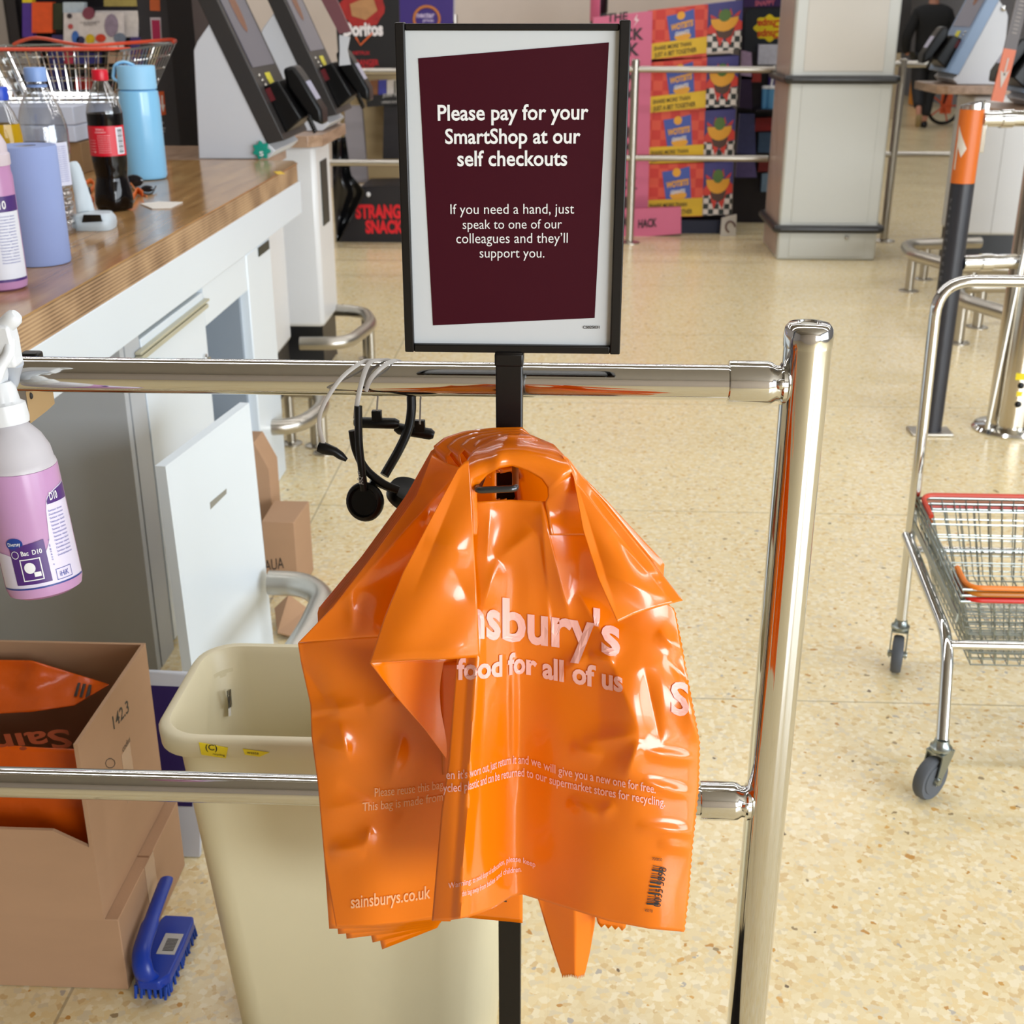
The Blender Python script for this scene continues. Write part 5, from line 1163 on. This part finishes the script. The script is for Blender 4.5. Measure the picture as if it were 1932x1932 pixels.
# ------------------------------------------------------------------ snack displays, column side
def quadY(g, pts, Y, t=.004, off=0): return g.prism([at(x, y, Y=Y-off) for x, y in pts], (0, t, 0))
WD = T('snack_display', 'cardboard snack display with pink side and four orange checked trays behind the steel barrier', 'display stand', (.85, 9.4, 0))
YD = 8.72
pk = M('display_pink', 'CC6684', .6, var=.03); 
chk = D.materials.new('checked_print'); chk.use_nodes = True; nt = chk.node_tree
ck = nt.nodes.new('ShaderNodeTexChecker'); ck.inputs['Scale'].default_value = 16; ck.inputs[1].default_value = lin('D2492E'); ck.inputs[2].default_value = lin('C22818')
tc = nt.nodes.new('ShaderNodeTexCoord'); nt.links.new(tc.outputs['Object'], ck.inputs[0]); nt.links.new(ck.outputs[0], nt.nodes['Principled BSDF'].inputs[0])
bwc = D.materials.new('chequer_print'); bwc.use_nodes = True; nt = bwc.node_tree
ck = nt.nodes.new('ShaderNodeTexChecker'); ck.inputs['Scale'].default_value = 28; ck.inputs[1].default_value = lin('D8CFC8'); ck.inputs[2].default_value = lin('1A2420')
tc = nt.nodes.new('ShaderNodeTexCoord'); mp = nt.nodes.new('ShaderNodeMapping'); mp.inputs['Location'].default_value = (.01, .01, .01); nt.links.new(tc.outputs['Object'], mp.inputs[0]); nt.links.new(mp.outputs[0], ck.inputs[0]); nt.links.new(ck.outputs[0], nt.nodes['Principled BSDF'].inputs[0])
ind = M('print_indigo', '39357A', .5); yel = M('print_yellow', 'D8AE0C', .5); blu = M('print_blue', '3A4E9C', .5); mel = M('print_melon', 'DC9A1C', .5, var=.15); brn = M('print_brown', '4A2A1C', .5); grn = M('print_green', '4A6A24', .5, var=.2); redp = M('print_red', 'CC3220', .5)
pb = at(1150, 30, Y=YD); pe = at(1232, 30, Y=YD)
sp_ = build('side_panel', quadY(G(), [(1120, 34), (1231, 21), (1222, 425), (1100, 440)], YD-.02, .5), pk, WD, smooth=False)
g = G()
for s_, y, a, b in (('THE', 42, 1145, 1184), ('SNACK', 78, 1120, 1214), ('HACK', 108, 1120, 1206), ('SNACK', 158, 1118, 1200), ('HACK', 193, 1116, 1200), ('SNACK', 262, 1112, 1200), ('HACK', 292, 1112, 1198), ('SNACK', 360, 1108, 1203), ('HACK', 398, 1108, 1200)):
    tfit(g, s_, at(a, y, Y=YD-.023), at(b, y-4, Y=YD-.023), (0, 0, 1), .03)
build('lettering', g, M('black_print', '2A141C', .5), sp_, smooth=False)
build('flash', G().poly([at(x, y, Y=YD-.023) for x, y in ((1203, 25), (1196, 38), (1201, 40), (1194, 52), (1206, 37), (1201, 35))]), M('flash_pale', 'E4C4C8'), sp_, smooth=False)
rows = [(1231, 20, 1336, 8, 112, 107), (1229, 118, 1334, 108, 213, 210), (1225, 213, 1330, 209, 309, 305), (1222, 310, 1328, 307, 410, 408)]
for i, (xl_, yt, xr_, yt2, yb_, yb2) in enumerate(rows):
    tr_ = build('tray', quadY(G(), [(xl_, yt), (xr_, yt2), (xr_-3, yb2), (xl_-3, yb_)], YD, .55), chk, WD, smooth=False)
    x0_, w_ = xl_, xr_-xl_
    def F_(u, v, off=.004): return at(xl_-3*v+w_*u, yt+(yt2-yt)*u+(yb_-yt)*v, Y=YD-off)
    build('yellow_strip', G().prism([F_(.0, .68), F_(1, .66), F_(1, 1), F_(.0, 1.0)], (0, .003, 0)), yel, tr_, smooth=False)
    g = G(); tfit(g, 'SHARE MORE THAN', F_(.05, .83, .006), F_(.72, .81, .006), (0, 0, 1), .03, hs=1.3); tfit(g, 'JUST A BET TOGETHER', F_(.06, .97, .006), F_(.82, .95, .006), (0, 0, 1), .03, hs=1.5)
    build('strip_lettering', g, M('strip_ink', '5A4608', .6), tr_, smooth=False)
    build('printed_packet', G().prism([F_(.26, .15), F_(.52, .12), F_(.75, .06), F_(.79, .66), F_(.34, .67)], (0, .003, 0)), blu, tr_, smooth=False)
    g = G(); g.poly([F_(.52+.075*math.cos(t*.524), .17+.085*math.sin(t*.524), .006) for t in range(12)]); g.poly([F_(.56+.15*math.cos(t*.524), .60+.09*math.sin(t*.524), .005) for t in range(12)])
    tfit(g, 'WOTSITS', F_(.34, .46, .006), F_(.74, .40, .006), (0, 0, 1), .05, hs=1.5); build('packet_print', g, mel, tr_, smooth=False)
    g = G(); tfit(g, 'GIANTS', F_(.42, .58, .007), F_(.68, .55, .007), (0, 0, 1), .05, hs=1.2); build('packet_name', g, M('print_pale', 'C8C8D0'), tr_, smooth=False)
    # right-hand end of the tray
    xq, wq_ = xr_, 66 if i < 1 else 62-2*i
    def E_(u, v, off=.004): return at(xq-4*v+wq_*u, yt2-8*u*(i == 0)-(3*u if i else 0)+(yb_-yt)*v, Y=YD+.02-off)
    en = build('tray_end', G().prism([E_(0, 0, 0), E_(1, 0, 0), E_(1, 1, 0), E_(0, 1, 0)], (0, .5, 0)), ind, WD, smooth=False)
    build('chequer', G().prism([E_(0, .62), E_(.28, .62), E_(.5, .8), E_(.72, .62), E_(1, .62), E_(1, 1), E_(0, 1)], (0, .003, 0)), bwc, en, smooth=False)
    g = G(); g.poly([E_(.02, .50, .005), E_(.12, .42, .005), E_(.9, .38, .005), E_(1, .44, .005), E_(1, .60, .005), E_(.78, .62, .005), E_(.68, .9, .005), E_(.5, .72, .005), E_(.38, .9, .005), E_(.25, .62, .005), E_(0, .62, .005)])
    for u in (.36, .66): g.poly([E_(u-.06, .28, .005), E_(u, .13, .005), E_(u+.06, .28, .005)])
    g.poly([E_(.1, .3, .005), E_(.08, .22, .005), E_(.3, .32, .005)]); g.poly([E_(.9, .3, .005), E_(.95, .2, .005), E_(.72, .32, .005)]); build('red_burst', g, redp, en, smooth=False)
    g = G(); g.poly([E_(.25, .56, .0065), E_(.8, .54, .0065), E_(.72, .70, .0065), E_(.55, .76, .0065), E_(.32, .70, .0065)]); build('brown_shape', g, brn, en, smooth=False)
    g = G(); g.poly([E_(.5+.4*math.cos(t*.314), .32+.28*math.sin(t*.314), .008) for t in range(11)]+[E_(.5-.2+.4*t/5 if 0 else .3+.08*t, .33, .008) for t in range(0, 6)]); build('melon_slice', g, mel, en, smooth=False)
    g = G(); g.poly([E_(.5+.18*math.cos(t*.524), .27+.13*math.sin(t*.524), .0095) for t in range(12)]); build('green_ball', g, grn, en, smooth=False)
build('display_base', G().box(.62, 1.10, YD+.03, YD+.5, 0, .09), M('base_navy', '161C34', .6), WD)
build('foot_board', quadY(G(), [(1100, 397), (1285, 391), (1285, 441), (1100, 456)], 8.62, .05), pk, WD, smooth=False)
g = G(); tfit(g, 'SNACK', at(1110, 434, Y=8.615), at(1190, 431, Y=8.615), (0, 0, 1), .03, hs=1.5); build('foot_lettering', g, M('black_print', '2A141C'), WD, smooth=False); g = G(); tfit(g, 'HACK', at(1204, 430, Y=8.615), at(1239, 427, Y=8.615), (0, 0, 1), .03, hs=1.7); build('foot_lettering', g, M('black_print', '2A141C'), WD, smooth=False)
WS = T('white_card', 'white card with brown curl standing on the floor right of checked trays', 'card', (1.12, 8.72, 0))
build('card', quadY(G(), [(1362, 412), (1390, 405), (1388, 452), (1358, 458)], 8.66, .03), M('card_white', 'C4BEB4', .6), WS, smooth=False)
g = G().tube([at(1378+9*math.cos(t*.55), 428-13*math.sin(t*.55)*(.8), Y=8.655) for t in range(9)], .006, 5); build('printed_curl', g, M('curl_brown', '5A3228'), WS)
# lollipop display between trays and column
CH = T('lollipop_display', 'dark sweet display with yellow flower header between the checked trays and column', 'display stand', (1.33, 9.4, 0))
YC = 9.25
build('cabinet', quadY(G(), [(1400, -20), (1495, -20), (1462, 445), (1380, 430)], YC, .35), M('display_dark', '1A1420', .5), CH, smooth=False)
build('purple_top', quadY(G(), [(1404, -20), (1490, -20), (1488, 12), (1403, 14)], YC, .01, .006), M('top_purple', '321650', .5), CH, smooth=False)
g = G(); tfit(g, 'SNAPPY', at(1424, 11, Y=YC-.009), at(1462, 9, Y=YC-.009), (0, 0, 1), .03, hs=1.2); build('top_lettering', g, M('salmon_print', 'C8607A'), CH, smooth=False)
hd = build('header_board', quadY(G(), [(1405, 30), (1414, 18), (1490, 15), (1488, 95), (1404, 100)], YC, .012, .016), M('header_black', '0E1A26', .4), CH, smooth=False)
g = G(); g.poly([at(1452+(28+3*math.cos(8*t*.1309))*math.cos(t*.1309)*1.0, 53+(24+2.5*math.cos(8*t*.1309))*math.sin(t*.1309), Y=YC-.019) for t in range(48)]); build('yellow_flower', g, M('flower_yellow', 'E8CC10', .5), hd, smooth=False)
g = G()
for s_, yy in (('Chupa', 46), ('Chups', 66)): tfit(g, s_, at(1476, yy-8, Y=YC-.021), at(1429, yy-6, Y=YC-.021), (0, 0, -1), .03)
build('red_lettering', g, M('logo_red', 'CC2410'), hd, smooth=False)
def pack(label, pts, Y, col, name='sweet_packet', cat='packet', grp='packets on the dark sweet display', depth=.06):
    o = build(name, quadY(G(), pts, Y, depth), M('pk_'+col, col, .5, var=.25, scale=30), smooth=False); tag(o, label, cat, grp)
    return o
pack('pale lilac carton under the yellow flower header', [(1400, 95), (1418, 99), (1420, 150), (1398, 150)], 9.17, 'B49AB8')
pack('white carton under the yellow flower header beside the column', [(1432, 84), (1474, 84), (1473, 122), (1430, 122)], 9.17, 'C8CAD8')
pack('red and brown packet left of the paper cups on sweet display', [(1418, 134), (1436, 134), (1436, 155), (1418, 155)], 9.17, '9A2A22')
pack('deep purple carton left of the paper cups on sweet display', [(1398, 142), (1418, 145), (1420, 206), (1394, 203)], 9.17, '2A1440')
pack('indigo carton behind the paper cups beside the column', [(1452, 134), (1474, 134), (1472, 165), (1450, 165)], 9.19, '3A2A78')
pack('slate blue carton with pink spots, middle of the sweet display', [(1396, 215), (1424, 215), (1426, 292), (1390, 290)], 9.17, '3E4270')
pack('crimson carton with round emblem below the paper cups', [(1426, 223), (1465, 221), (1463, 246), (1424, 248)], 9.17, '8A0C14')
pack('steel blue cans carton below the crimson carton', [(1432, 250), (1462, 250), (1459, 288), (1430, 288)], 9.17, '35506E')
pack('mauve carton low on the sweet display under the lower rail', [(1390, 304), (1424, 304), (1428, 335), (1388, 335)], 9.17, '5A4E80')
pack('dark red carton at the foot of the sweet display', [(1432, 304), (1456, 304), (1452, 324), (1430, 324)], 9.17, '6E1418')
pack('pale blue carton with dark face low on sweet display', [(1438, 328), (1455, 326), (1452, 362), (1436, 362)], 9.17, '6E88A0')
build('cup_shelf', G().box(at(1425, 205, Y=9.1).x, at(1480, 205, Y=9.1).x, 9.04, 9.25, at(1450, 205, Y=9.1).z-.014, at(1450, 205, Y=9.1).z-.002), M('display_dark', '1A1420'), CH)
for i, (cx_, lab) in enumerate(((1441, 'light blue paper cup with white lid, leftmost on the sweet display'), (1453, 'light blue paper cup with white lid and straw, middle of three'), (1468, 'light blue paper cup with white lid next to the column'))):
    p = at(cx_, 205, Y=9.10); w_ = (.022, .038, .03)[i]
    c_ = T('paper_cup', lab, 'cup', p, 'paper cups on the sweet display')
    build('cup', G().lathe(p, [(w_*.8, 0), (w_, .13), (w_*.95, .131)], 16), M('cup_blue', '5A9CCC', .5), c_); build('lid', G().lathe(p, [(w_*1.08, .131), (w_*1.08, .143), (w_*.9, .15), (0, .15)], 16), white_ink, c_)
    if i == 1: build('straw', G().cyl(p+Vector((-.005, 0, .14)), p+Vector((.01, 0, .28)), .008, 8), white_ink, c_)
# pink/black topper
g = G().lathe((at(1130, 20, Y=9.4).x, 9.4, 0), [(.060, 0), (.060, 1.40), (.055, 1.41), (.062, 1.42), (.062, 1.62), (.05, 1.63), (0, 1.63)], 24)
TP = T('display_pillar', 'slim round pink and black display pillar just left of the pink panel top', 'display stand', (at(1130, 20, Y=9.4).x, 9.4, 0))
build('pillar_body', g, M('pillar_black', '181018', .3), TP)
build('pink_wrap', G().grid(lambda u, v: Vector((at(1130, 20, Y=9.4).x+.0630*math.sin(-1.5+1.6*u), 9.4-.0630*math.cos(-1.5+1.6*u), 1.36+.25*v)), 12, 2), M('pillar_pink', 'C8607E', .3), TP)

# ------------------------------------------------------------------ black crisps display, left of the sign
DD = T('crisps_display', 'black crisps display stand with red and white header partly hidden behind the sign', 'display stand', (-1.25, 8.75, 0))
YE = 8.7
dk = M('display_black', '0F0D10', .45); dk2 = M('display_charcoal', '19161C', .45)
hd = build('header_board', quadY(G(), [(628, -40), (752, -40), (756, 135), (640, 137)], YE, .02), dk, DD, smooth=False)
g = G(); g.poly([at(684+42*math.cos(t*.3)*(1+.1*math.sin(3*t)), 14+38*math.sin(t*.3)*(1+.1*math.cos(2*t)), Y=YE-.003) for t in range(21)]); build('red_cluster', g, M('cluster_red', '9A1A16', .5, var=.5, scale=18), hd, smooth=False)
g = G(); g.poly([at(x, y, Y=YE-.005) for x, y in ((660, 8), (702, -10), (712, 20), (690, 38), (664, 30))]); build('tan_patch', g, M('cluster_tan', 'A87A4E', .5, var=.3, scale=20), hd, smooth=False)
g = G(); tfit(g, 'Doritos', at(648, 67, Y=YE-.007), at(723, 66, Y=YE-.007), (0, 0, 1), .05, hs=1.35); build('name_lettering', g, M('name_white', 'DCD6D6'), hd, smooth=False)
g = G(); g.tube([at(671, 70, Y=YE-.006), at(680, 85, Y=YE-.006), at(703, 62, Y=YE-.006)], .006, 6); build('orange_chevron', g, M('chevron_orange', 'D8602A'), hd, smooth=False)
g = G(); tfit(g, 'NETFLIX', at(666, 103, Y=YE-.005), at(698, 103, Y=YE-.005), (0, 0, 1), .03); build('maker_lettering', g, M('netred', 'A81420'), hd, smooth=False); g = G(); tfit(g, 'STRANGER', at(660, 123, Y=YE-.005), at(715, 123, Y=YE-.005), (0, 0, 1), .04, hs=1.3); tfit(g, 'THINGS', at(672, 133, Y=YE-.005), at(706, 133, Y=YE-.005), (0, 0, 1), .04, hs=1.2); build('red_lettering', g, M('netred', 'A81420'), hd, smooth=False)
build('back_board', quadY(G(), [(640, 137), (756, 135), (762, 345), (645, 348)], YE+.3, .02), M('board_sand', 'B09A72', .6), DD, smooth=False)
build('side_post', quadY(G(), [(650, 200), (682, 200), (694, 345), (652, 345)], YE+.1, .06), M('post_grey', '8A8488', .6), DD, smooth=False)
sh = build('stock_shelf', quadY(G(), [(690, 180), (756, 178), (757, 198), (692, 202)], YE, .25), dk, DD, smooth=False)
build('stock_bin', quadY(G(), [(724, 200), (757, 200), (757, 300), (722, 300)], YE+.02, .2), dk2, DD, smooth=False)
g = G(); tfit(g, 'JOIN THE', at(722, 183, Y=YE-.004), at(757, 182, Y=YE-.004), (0, 0, 1), .02); tfit(g, 'UPSIDE DOWN', at(720, 195, Y=YE-.004), at(757, 194, Y=YE-.004), (0, 0, 1), .02); build('shelf_lettering', g, M('shelf_print', 'A8A4A0'), sh, smooth=False)
bp_m = build('base_panel', quadY(G(), [(681, 352), (765, 350), (768, 458), (632, 460), (650, 385)], 8.3, .42), dk2, DD, smooth=False)
g = G(); tfit(g, 'STRANG', at(671, 411, Y=8.296), at(757, 411, Y=8.296), (0, 0, 1), .05, hs=1.5); tfit(g, 'SNACK', at(690, 439, Y=8.296), at(762, 439, Y=8.296), (0, 0, 1), .05, hs=1.5); build('base_lettering', g, M('base_red', 'DC1424'), bp_m, smooth=False)
g = G()
for x in (676, 695): g.sph(at(x, 367, Y=8.295), .014, .008, .016, 10)
build('price_dots', g, white_ink, bp_m)
for i, (x, c, l) in enumerate(((706, '7A4A28', 'brown crisp packet on the black display shelf, leftmost'), (722, '3A3A8C', 'blue crisp packet on the black display shelf, second'), (738, 'C8BEB4', 'pale crisp packet on the black display shelf, third'), (751, '8A8478', 'grey crisp packet on the black display shelf against the sign'))):
    pack(l, [(x-8, 152), (x+7, 151), (x+7, 179), (x-8, 180)], YE+.05, c, 'crisp_packet', 'packet', 'crisp packets on the black display')
PBG = T('plastic_sheet', 'glossy black plastic sheeting hanging beside the black crisps display', 'plastic sheet', (-1.45, 8.25, 0))
def f_(u, v):
    l_ = polyat([(626, 262), (628, 360), (634, 456)], v); r_ = polyat([(652, 258), (662, 330), (690, 362), (640, 456)], v)
    x, y = l_[0]+(r_[0]-l_[0])*u, l_[1]+(r_[1]-l_[1])*u; return at(x, y, Y=8.18+.03*math.sin(u*9+v*3)+.02*math.sin(v*11))
build('sheeting', G().grid(f_, 16, 24), M('black_sheet', '0E0E10', .18), PBG, solid=.003)
# purple price sign
PN = T('price_sign', 'purple sign with orange ring standing high behind the notice frame', 'sign', (-.85, 9.6, 0))
build('sign_board', quadY(G(), [(747, -30), (860, -30), (858, 40), (750, 42)], 9.6, .02), M('sign_edge', 'B8B2B8'), PN, smooth=False)
build('sign_face', quadY(G(), [(752, -25), (856, -25), (855, 60), (754, 60)], 9.6, .003, .004), M('sign_purple', '3A2478', .5), PN, smooth=False)
build('ring', G().tube([at(805+24*math.cos(t*.2618), 36+24*math.sin(t*.2618), Y=9.59) for t in range(24)], .010, 6, closed=True), M('ring_orange', 'C87A3A'), PN)
g = G(); tfit(g, 'nectar', at(786, 33, Y=9.594), at(820, 33, Y=9.594), (0, 0, 1), .03); tfit(g, 'prices', at(798, 41, Y=9.594), at(818, 41, Y=9.594), (0, 0, 1), .02); build('sign_lettering', g, M('sign_pale', 'C8B8D8'), PN, smooth=False)
build('sign_post', G().cyl((-.85, 9.63, 0), (-.85, 9.63, 1.4), .02, 12), steel, PN)

# ------------------------------------------------------------------ confectionery shelves behind the wire basket
CS = T('sweet_shelves', 'dark shelving unit of sweets behind the wire basket at upper left', 'shelving', (-2.6, 7.0, 0))
YS_ = 7.0
xs0, xs1 = at(-60, 50, Y=YS_).x, at(285, 50, Y=YS_).x
build('back_panel', G().box(xs0, xs1, 7.36, 7.40, 0, 2.1), M('shelf_back', '2E2A30', .6), CS)
for z in (.35, .75, 1.12, 1.32, 1.62, 1.95): build('shelf', G().box(xs0, xs1, YS_, 7.36, z, z+.02), M('shelf_dark', '3A3A38', .5), CS)
build('end_panel', G().box(at(-60, 50, Y=YS_).x, at(18, 50, Y=YS_).x, 6.96, 7.0, 0, 2.1), M('end_taupe', '8A8078', .5), CS)
build('end_edge', G().box(at(24, 50, Y=YS_).x, at(42, 50, Y=YS_).x, 6.95, 7.0, 0, 2.1), M('edge_dark', '241F20', .4), CS)
sw = 'sweet packets on the dark shelves'
def sweet(l, x0, x1, y0, y1, c, Y=6.93, d=.05): return pack(l, [(x0, y0), (x1, y0), (x1, y1), (x0, y1)], Y, c, 'sweet_packet', 'packet', sw, d)
sweet('purple packet with white print at the left of sweet shelves', 42, 62, 6, 70, '4A2C86')
sweet('orange and red packet beside the purple one on sweet shelves', 60, 98, 4, 62, 'D8501C', 6.92)
sweet('black and green packet right of the orange packet', 97, 118, 6, 56, '2A3018')
sweet('blue and white card at the top of sweet shelves', 119, 158, 4, 24, 'B8C4CC')
wb = sweet('white card board with coloured round pictures on sweet shelves', 120, 232, 24, 90, 'CFC6C4', 6.90, .02)
def disc(n, x, y, r, c, ry=None): build(n, G().poly([at(x+r*math.cos(t*.524), y+(ry or r)*math.sin(t*.524), Y=6.896) for t in range(12)]), M('d_'+c, c, .5, var=.4, scale=40), wb, smooth=False)
disc('picture', 167, 25, 12, '7A3A4A'); disc('picture', 142, 70, 7, '3A66B0', 12); disc('picture', 170, 74, 9, 'C8A818', 10); disc('picture', 190, 72, 10, 'C83A1E', 8); disc('picture', 210, 48, 13, '8A7A8C', 22); disc('picture', 226, 72, 12, '6A7486', 10); disc('picture', 131, 30, 5, '3A3238'); disc('picture', 133, 50, 5, 'B04A4A'); disc('picture', 152, 76, 8, '24244A')
g = G(); tfit(g, 'YOUR FAVOURITE', at(150, 44, Y=6.896), at(188, 43, Y=6.896), (0, 0, 1)); tfit(g, 'SWEETS', at(158, 49, Y=6.896), at(182, 48, Y=6.896), (0, 0, 1)); build('card_lettering', g, M('card_grey', '6A6468'), wb, smooth=False)
sweet('plain white board right of the coloured pictures', 180, 259, 20, 70, 'CCC4C0', 6.94, .02)
sweet('yellow and green foil packets above the plain white board', 196, 268, -10, 12, '9A8A4A', 6.93)
sweet('purple carton below the plain white board', 246, 280, 70, 150, '3C2A66', 6.92)
sweet('navy carton under the left end of the basket handle', 98, 122, 66, 80, '332A5A', 6.92)
sweet('yellow packet strip at far top left of sweet shelves', 42, 60, -12, 5, 'D8C020', 6.93)
for i, (x0, x1, y0, y1, c, w) in enumerate(((92, 120, 95, 170, '1E1E5A', 'navy packet seen through the basket, leftmost'), (121, 138, 98, 120, 'A02440', 'rose packet seen through the basket, upper row'), (139, 186, 100, 122, '24246A', 'blue and red packet seen through the basket, upper row'), (142, 154, 145, 170, 'B82A22', 'red packet seen through the basket, lower row left'), (158, 168, 145, 170, 'A83028', 'red packet seen through the basket, lower row right'), (205, 232, 98, 120, 'A88A74', 'tan packet seen through the basket near its right end'), (20, 70, 100, 140, '8C8684', 'grey packet seen through the basket at left'), (230, 252, 95, 120, 'B8BCC4', 'silver packet seen through the basket near its right end'))):
    sweet(w, x0, x1, y0, y1, c, 6.93)
# tall dark unit with orange labels
DU = T('entrance_panel', 'tall black panel unit with orange and crimson labels behind the blue flask', 'panel', (-1.62, 5.2, 0))
YU = 5.12
dp_ = M('panel_black', '1C1A1D', .35); xl_, xr_ = at(268, 100, Y=YU).x, at(362, 100, Y=YU).x; xm = at(325, 100, Y=YU).x
build('panel_left', G().box(xl_, xm, YU, YU+.4, 0, 2.2), M('panel_grey', '333135', .4), DU); build('panel_right', G().box(xm, xr_+.02, YU-.01, YU+.4, 0, 2.2), dp_, DU)
def lab_(n, pts, c, off=.002): return build(n, quadY(G(), pts, YU, .001, off), M('pk_'+c, c, .5, var=.1), DU, smooth=False)
lab_('orange_label', [(282, -15), (301, -15), (302, 21), (283, 20)], 'C8602E'); lab_('label_border', [(283, 33), (303, 33), (305, 78), (286, 78)], 'C8BCC0'); lab_('crimson_label', [(286, 38), (301, 38), (303, 76), (288, 76)], 'A81E4C', .004); oa = lab_('orange_arrow_label', [(298, 173), (309, 172), (313, 216), (302, 218)], 'C8521E')
g = G(); g.poly([at(x, y, Y=YU-.0045) for x, y in ((304, 180), (307, 180), (308, 198), (311, 197), (308, 212), (303, 198), (305, 198))]); build('arrow', g, M('arrow_white', 'DDD2CC'), oa, smooth=False)
g = G()
for y, w in ((230, 6), (240, 12), (246, 10), (253, 6)): g.poly([at(306-w/2+w*a_, y+b_2, Y=YU-.003) for a_, b_2 in ((0, 0), (1, 0), (1, 4), (0, 4))])
build('small_icons', g, M('icon_grey', '8A8688'), DU, smooth=False)

# ------------------------------------------------------------------ shopper walking away
def skin(name, verts, edges, rad, mat, parent, root=0):
    me = D.meshes.new(name); off = Vector((0, 0, 0)); q = parent
    while q is not None: off += q.location; q = q.parent
    me.from_pydata([tuple(Vector(v)-off) for v in verts], edges, []); me.materials.append(mat)
    o = D.objects.new(name, me); C.objects.link(o)
    if parent: o.parent = parent
    md = o.modifiers.new('skin', 'SKIN'); md.use_smooth_shade = True
    for i, r in enumerate(rad): me.skin_vertices[0].data[i].radius = (r, r) if not isinstance(r, tuple) else r
    me.skin_vertices[0].data[root].use_root = True
    s_ = o.modifiers.new('sub', 'SUBSURF'); s_.levels = 2; s_.render_levels = 2
    return o
px_, py_ = 4.55, 17.2
PE = T('person', 'person in black hooded top and black leggings walking away beyond the column', 'person', (px_, py_, 0))
sk = M('skin_tone', 'B07A62', .5); bk = M('black_cloth', '0B0B0D', .85); bk2 = M('black_legging', '0D0D10', .7)
def B_(x, y, z): return (px_+x, py_+y, z)
bv = [B_(0, 0, .92), B_(0, 0, 1.15), B_(0, 0, 1.38), B_(0, .01, 1.50), B_(0, .02, 1.62),
      B_(.09, 0, .86), B_(.07, .02, .50), B_(.05, -.02, .09), B_(.05, .10, .03),
      B_(-.09, 0, .86), B_(-.10, -.06, .50), B_(-.12, -.32, .24), B_(-.12, -.36, .14),
      B_(.20, 0, 1.38), B_(.27, -.02, 1.10), B_(.24, .06, .88), B_(-.20, 0, 1.38), B_(-.28, -.02, 1.10), B_(-.25, .06, .88)]
be = [(0, 1), (1, 2), (2, 3), (3, 4), (0, 5), (5, 6), (6, 7), (7, 8), (0, 9), (9, 10), (10, 11), (11, 12), (2, 13), (13, 14), (14, 15), (2, 16), (16, 17), (17, 18)]
skin('body', bv, be, [.13, .12, .13, .05, .085, .08, .055, .035, .03, .08, .055, .035, .03, .05, .035, .03, .05, .035, .03], sk, PE)
skin('hooded_top', [B_(0, 0, .82), B_(0, 0, 1.0), B_(0, 0, 1.2), B_(0, 0, 1.38), B_(0, -.02, 1.52), B_(.19, 0, 1.38), B_(.30, -.02, 1.10), B_(.25, .07, .90), B_(-.19, 0, 1.38), B_(-.31, -.02, 1.10), B_(-.26, .07, .90)],
     [(0, 1), (1, 2), (2, 3), (3, 4), (3, 5), (5, 6), (6, 7), (3, 8), (8, 9), (9, 10)], [(.19, .15), (.19, .15), (.20, .16), (.18, .14), .12, .085, .075, .055, .085, .075, .055], bk, PE)
skin('leggings', [B_(0, 0, .92), B_(.09, 0, .84), B_(.075, .02, .50), B_(.052, -.02, .13), B_(-.09, 0, .84), B_(-.10, -.06, .50), B_(-.12, -.30, .26)], [(0, 1), (1, 2), (2, 3), (0, 4), (4, 5), (5, 6)], [.16, .125, .09, .065, .125, .09, .065], bk2, PE)
skin('shoe', [B_(.05, -.06, .045), B_(.05, .04, .04), B_(.05, .15, .035)], [(0, 1), (1, 2)], [.045, .047, .035], blackp, PE)
skin('shoe', [B_(-.12, -.37, .20), B_(-.12, -.38, .12), B_(-.12, -.34, .03)], [(0, 1), (1, 2)], [.04, .045, .03], M('shoe_sole', '8A744A', .7), PE)
skin('hair', [B_(0, -.01, 1.60), B_(0, -.03, 1.68)], [(0, 1)], [.10, .09], M('brown_hair', '4A2E22', .6), PE)
# pushchair wheel beyond the checkout
WC = at(1783, 188, Y=17.6)
PC = T('pushchair', 'black pushchair wheel with orange panels showing behind the right checkout', 'pushchair', (WC.x, 17.6, 0))
wz = .245
build('tyre', G().tube([Vector((WC.x+.222*math.cos(t*.2618), 17.6+.04*math.cos(t*.2618), wz+.222*math.sin(t*.2618))) for t in range(24)], .023, 8, closed=True), blackp, PC)
g = G()
for t in range(5): g.cyl((WC.x, 17.6, wz), (WC.x+.21*math.cos(t*1.2566), 17.6+.04*math.cos(t*1.2566), wz+.21*math.sin(t*1.2566)), .01, 6)
build('spokes', g, M('spoke_orange', 'C84A1C', .5), PC)
build('orange_panel', G().box(WC.x-.02, WC.x+.12, 17.68, 17.72, .14, .48), M('panel_orange', 'D8581C', .6), PC); build('frame', G().tube([(WC.x, 17.64, wz), (WC.x+.05, 17.64, .6), (WC.x+.35, 17.64, 1.0)], .016, 8), blackp, PC)
HV = T('trolley_stack', 'orange goods on a shelf seen between the walking legs', 'goods', (at(1737, 175, Y=21).x, 21, 0))
p = at(1737, 175, Y=21)
build('goods', G().box(p.x-.10, p.x+.05, 21, 21.3, .02, .55).box(p.x-.04, p.x+.10, 20.95, 21.2, .02, .40), M('goods_orange', 'D8881C', .6, var=.4), HV)
# dark doorway beyond the column
DR = T('dark_doorway', 'dark grey partition beside the column, beyond the barrier', 'partition', (at(1700, 50, Y=18.5).x, 18.5, 0))
build('dark_panel', quadY(G(), [(1660, -60), (1722, -60), (1716, 100), (1660, 100)], 18.6, .05), M('dark_partition', '3A3838', .5), DR, smooth=False)
build('post_base', quadY(G(), [(1664, 98), (1700, 98), (1694, 225), (1660, 228)], 18.6, .05), M('partition_low', 'C8B89A', .6), DR, smooth=False)
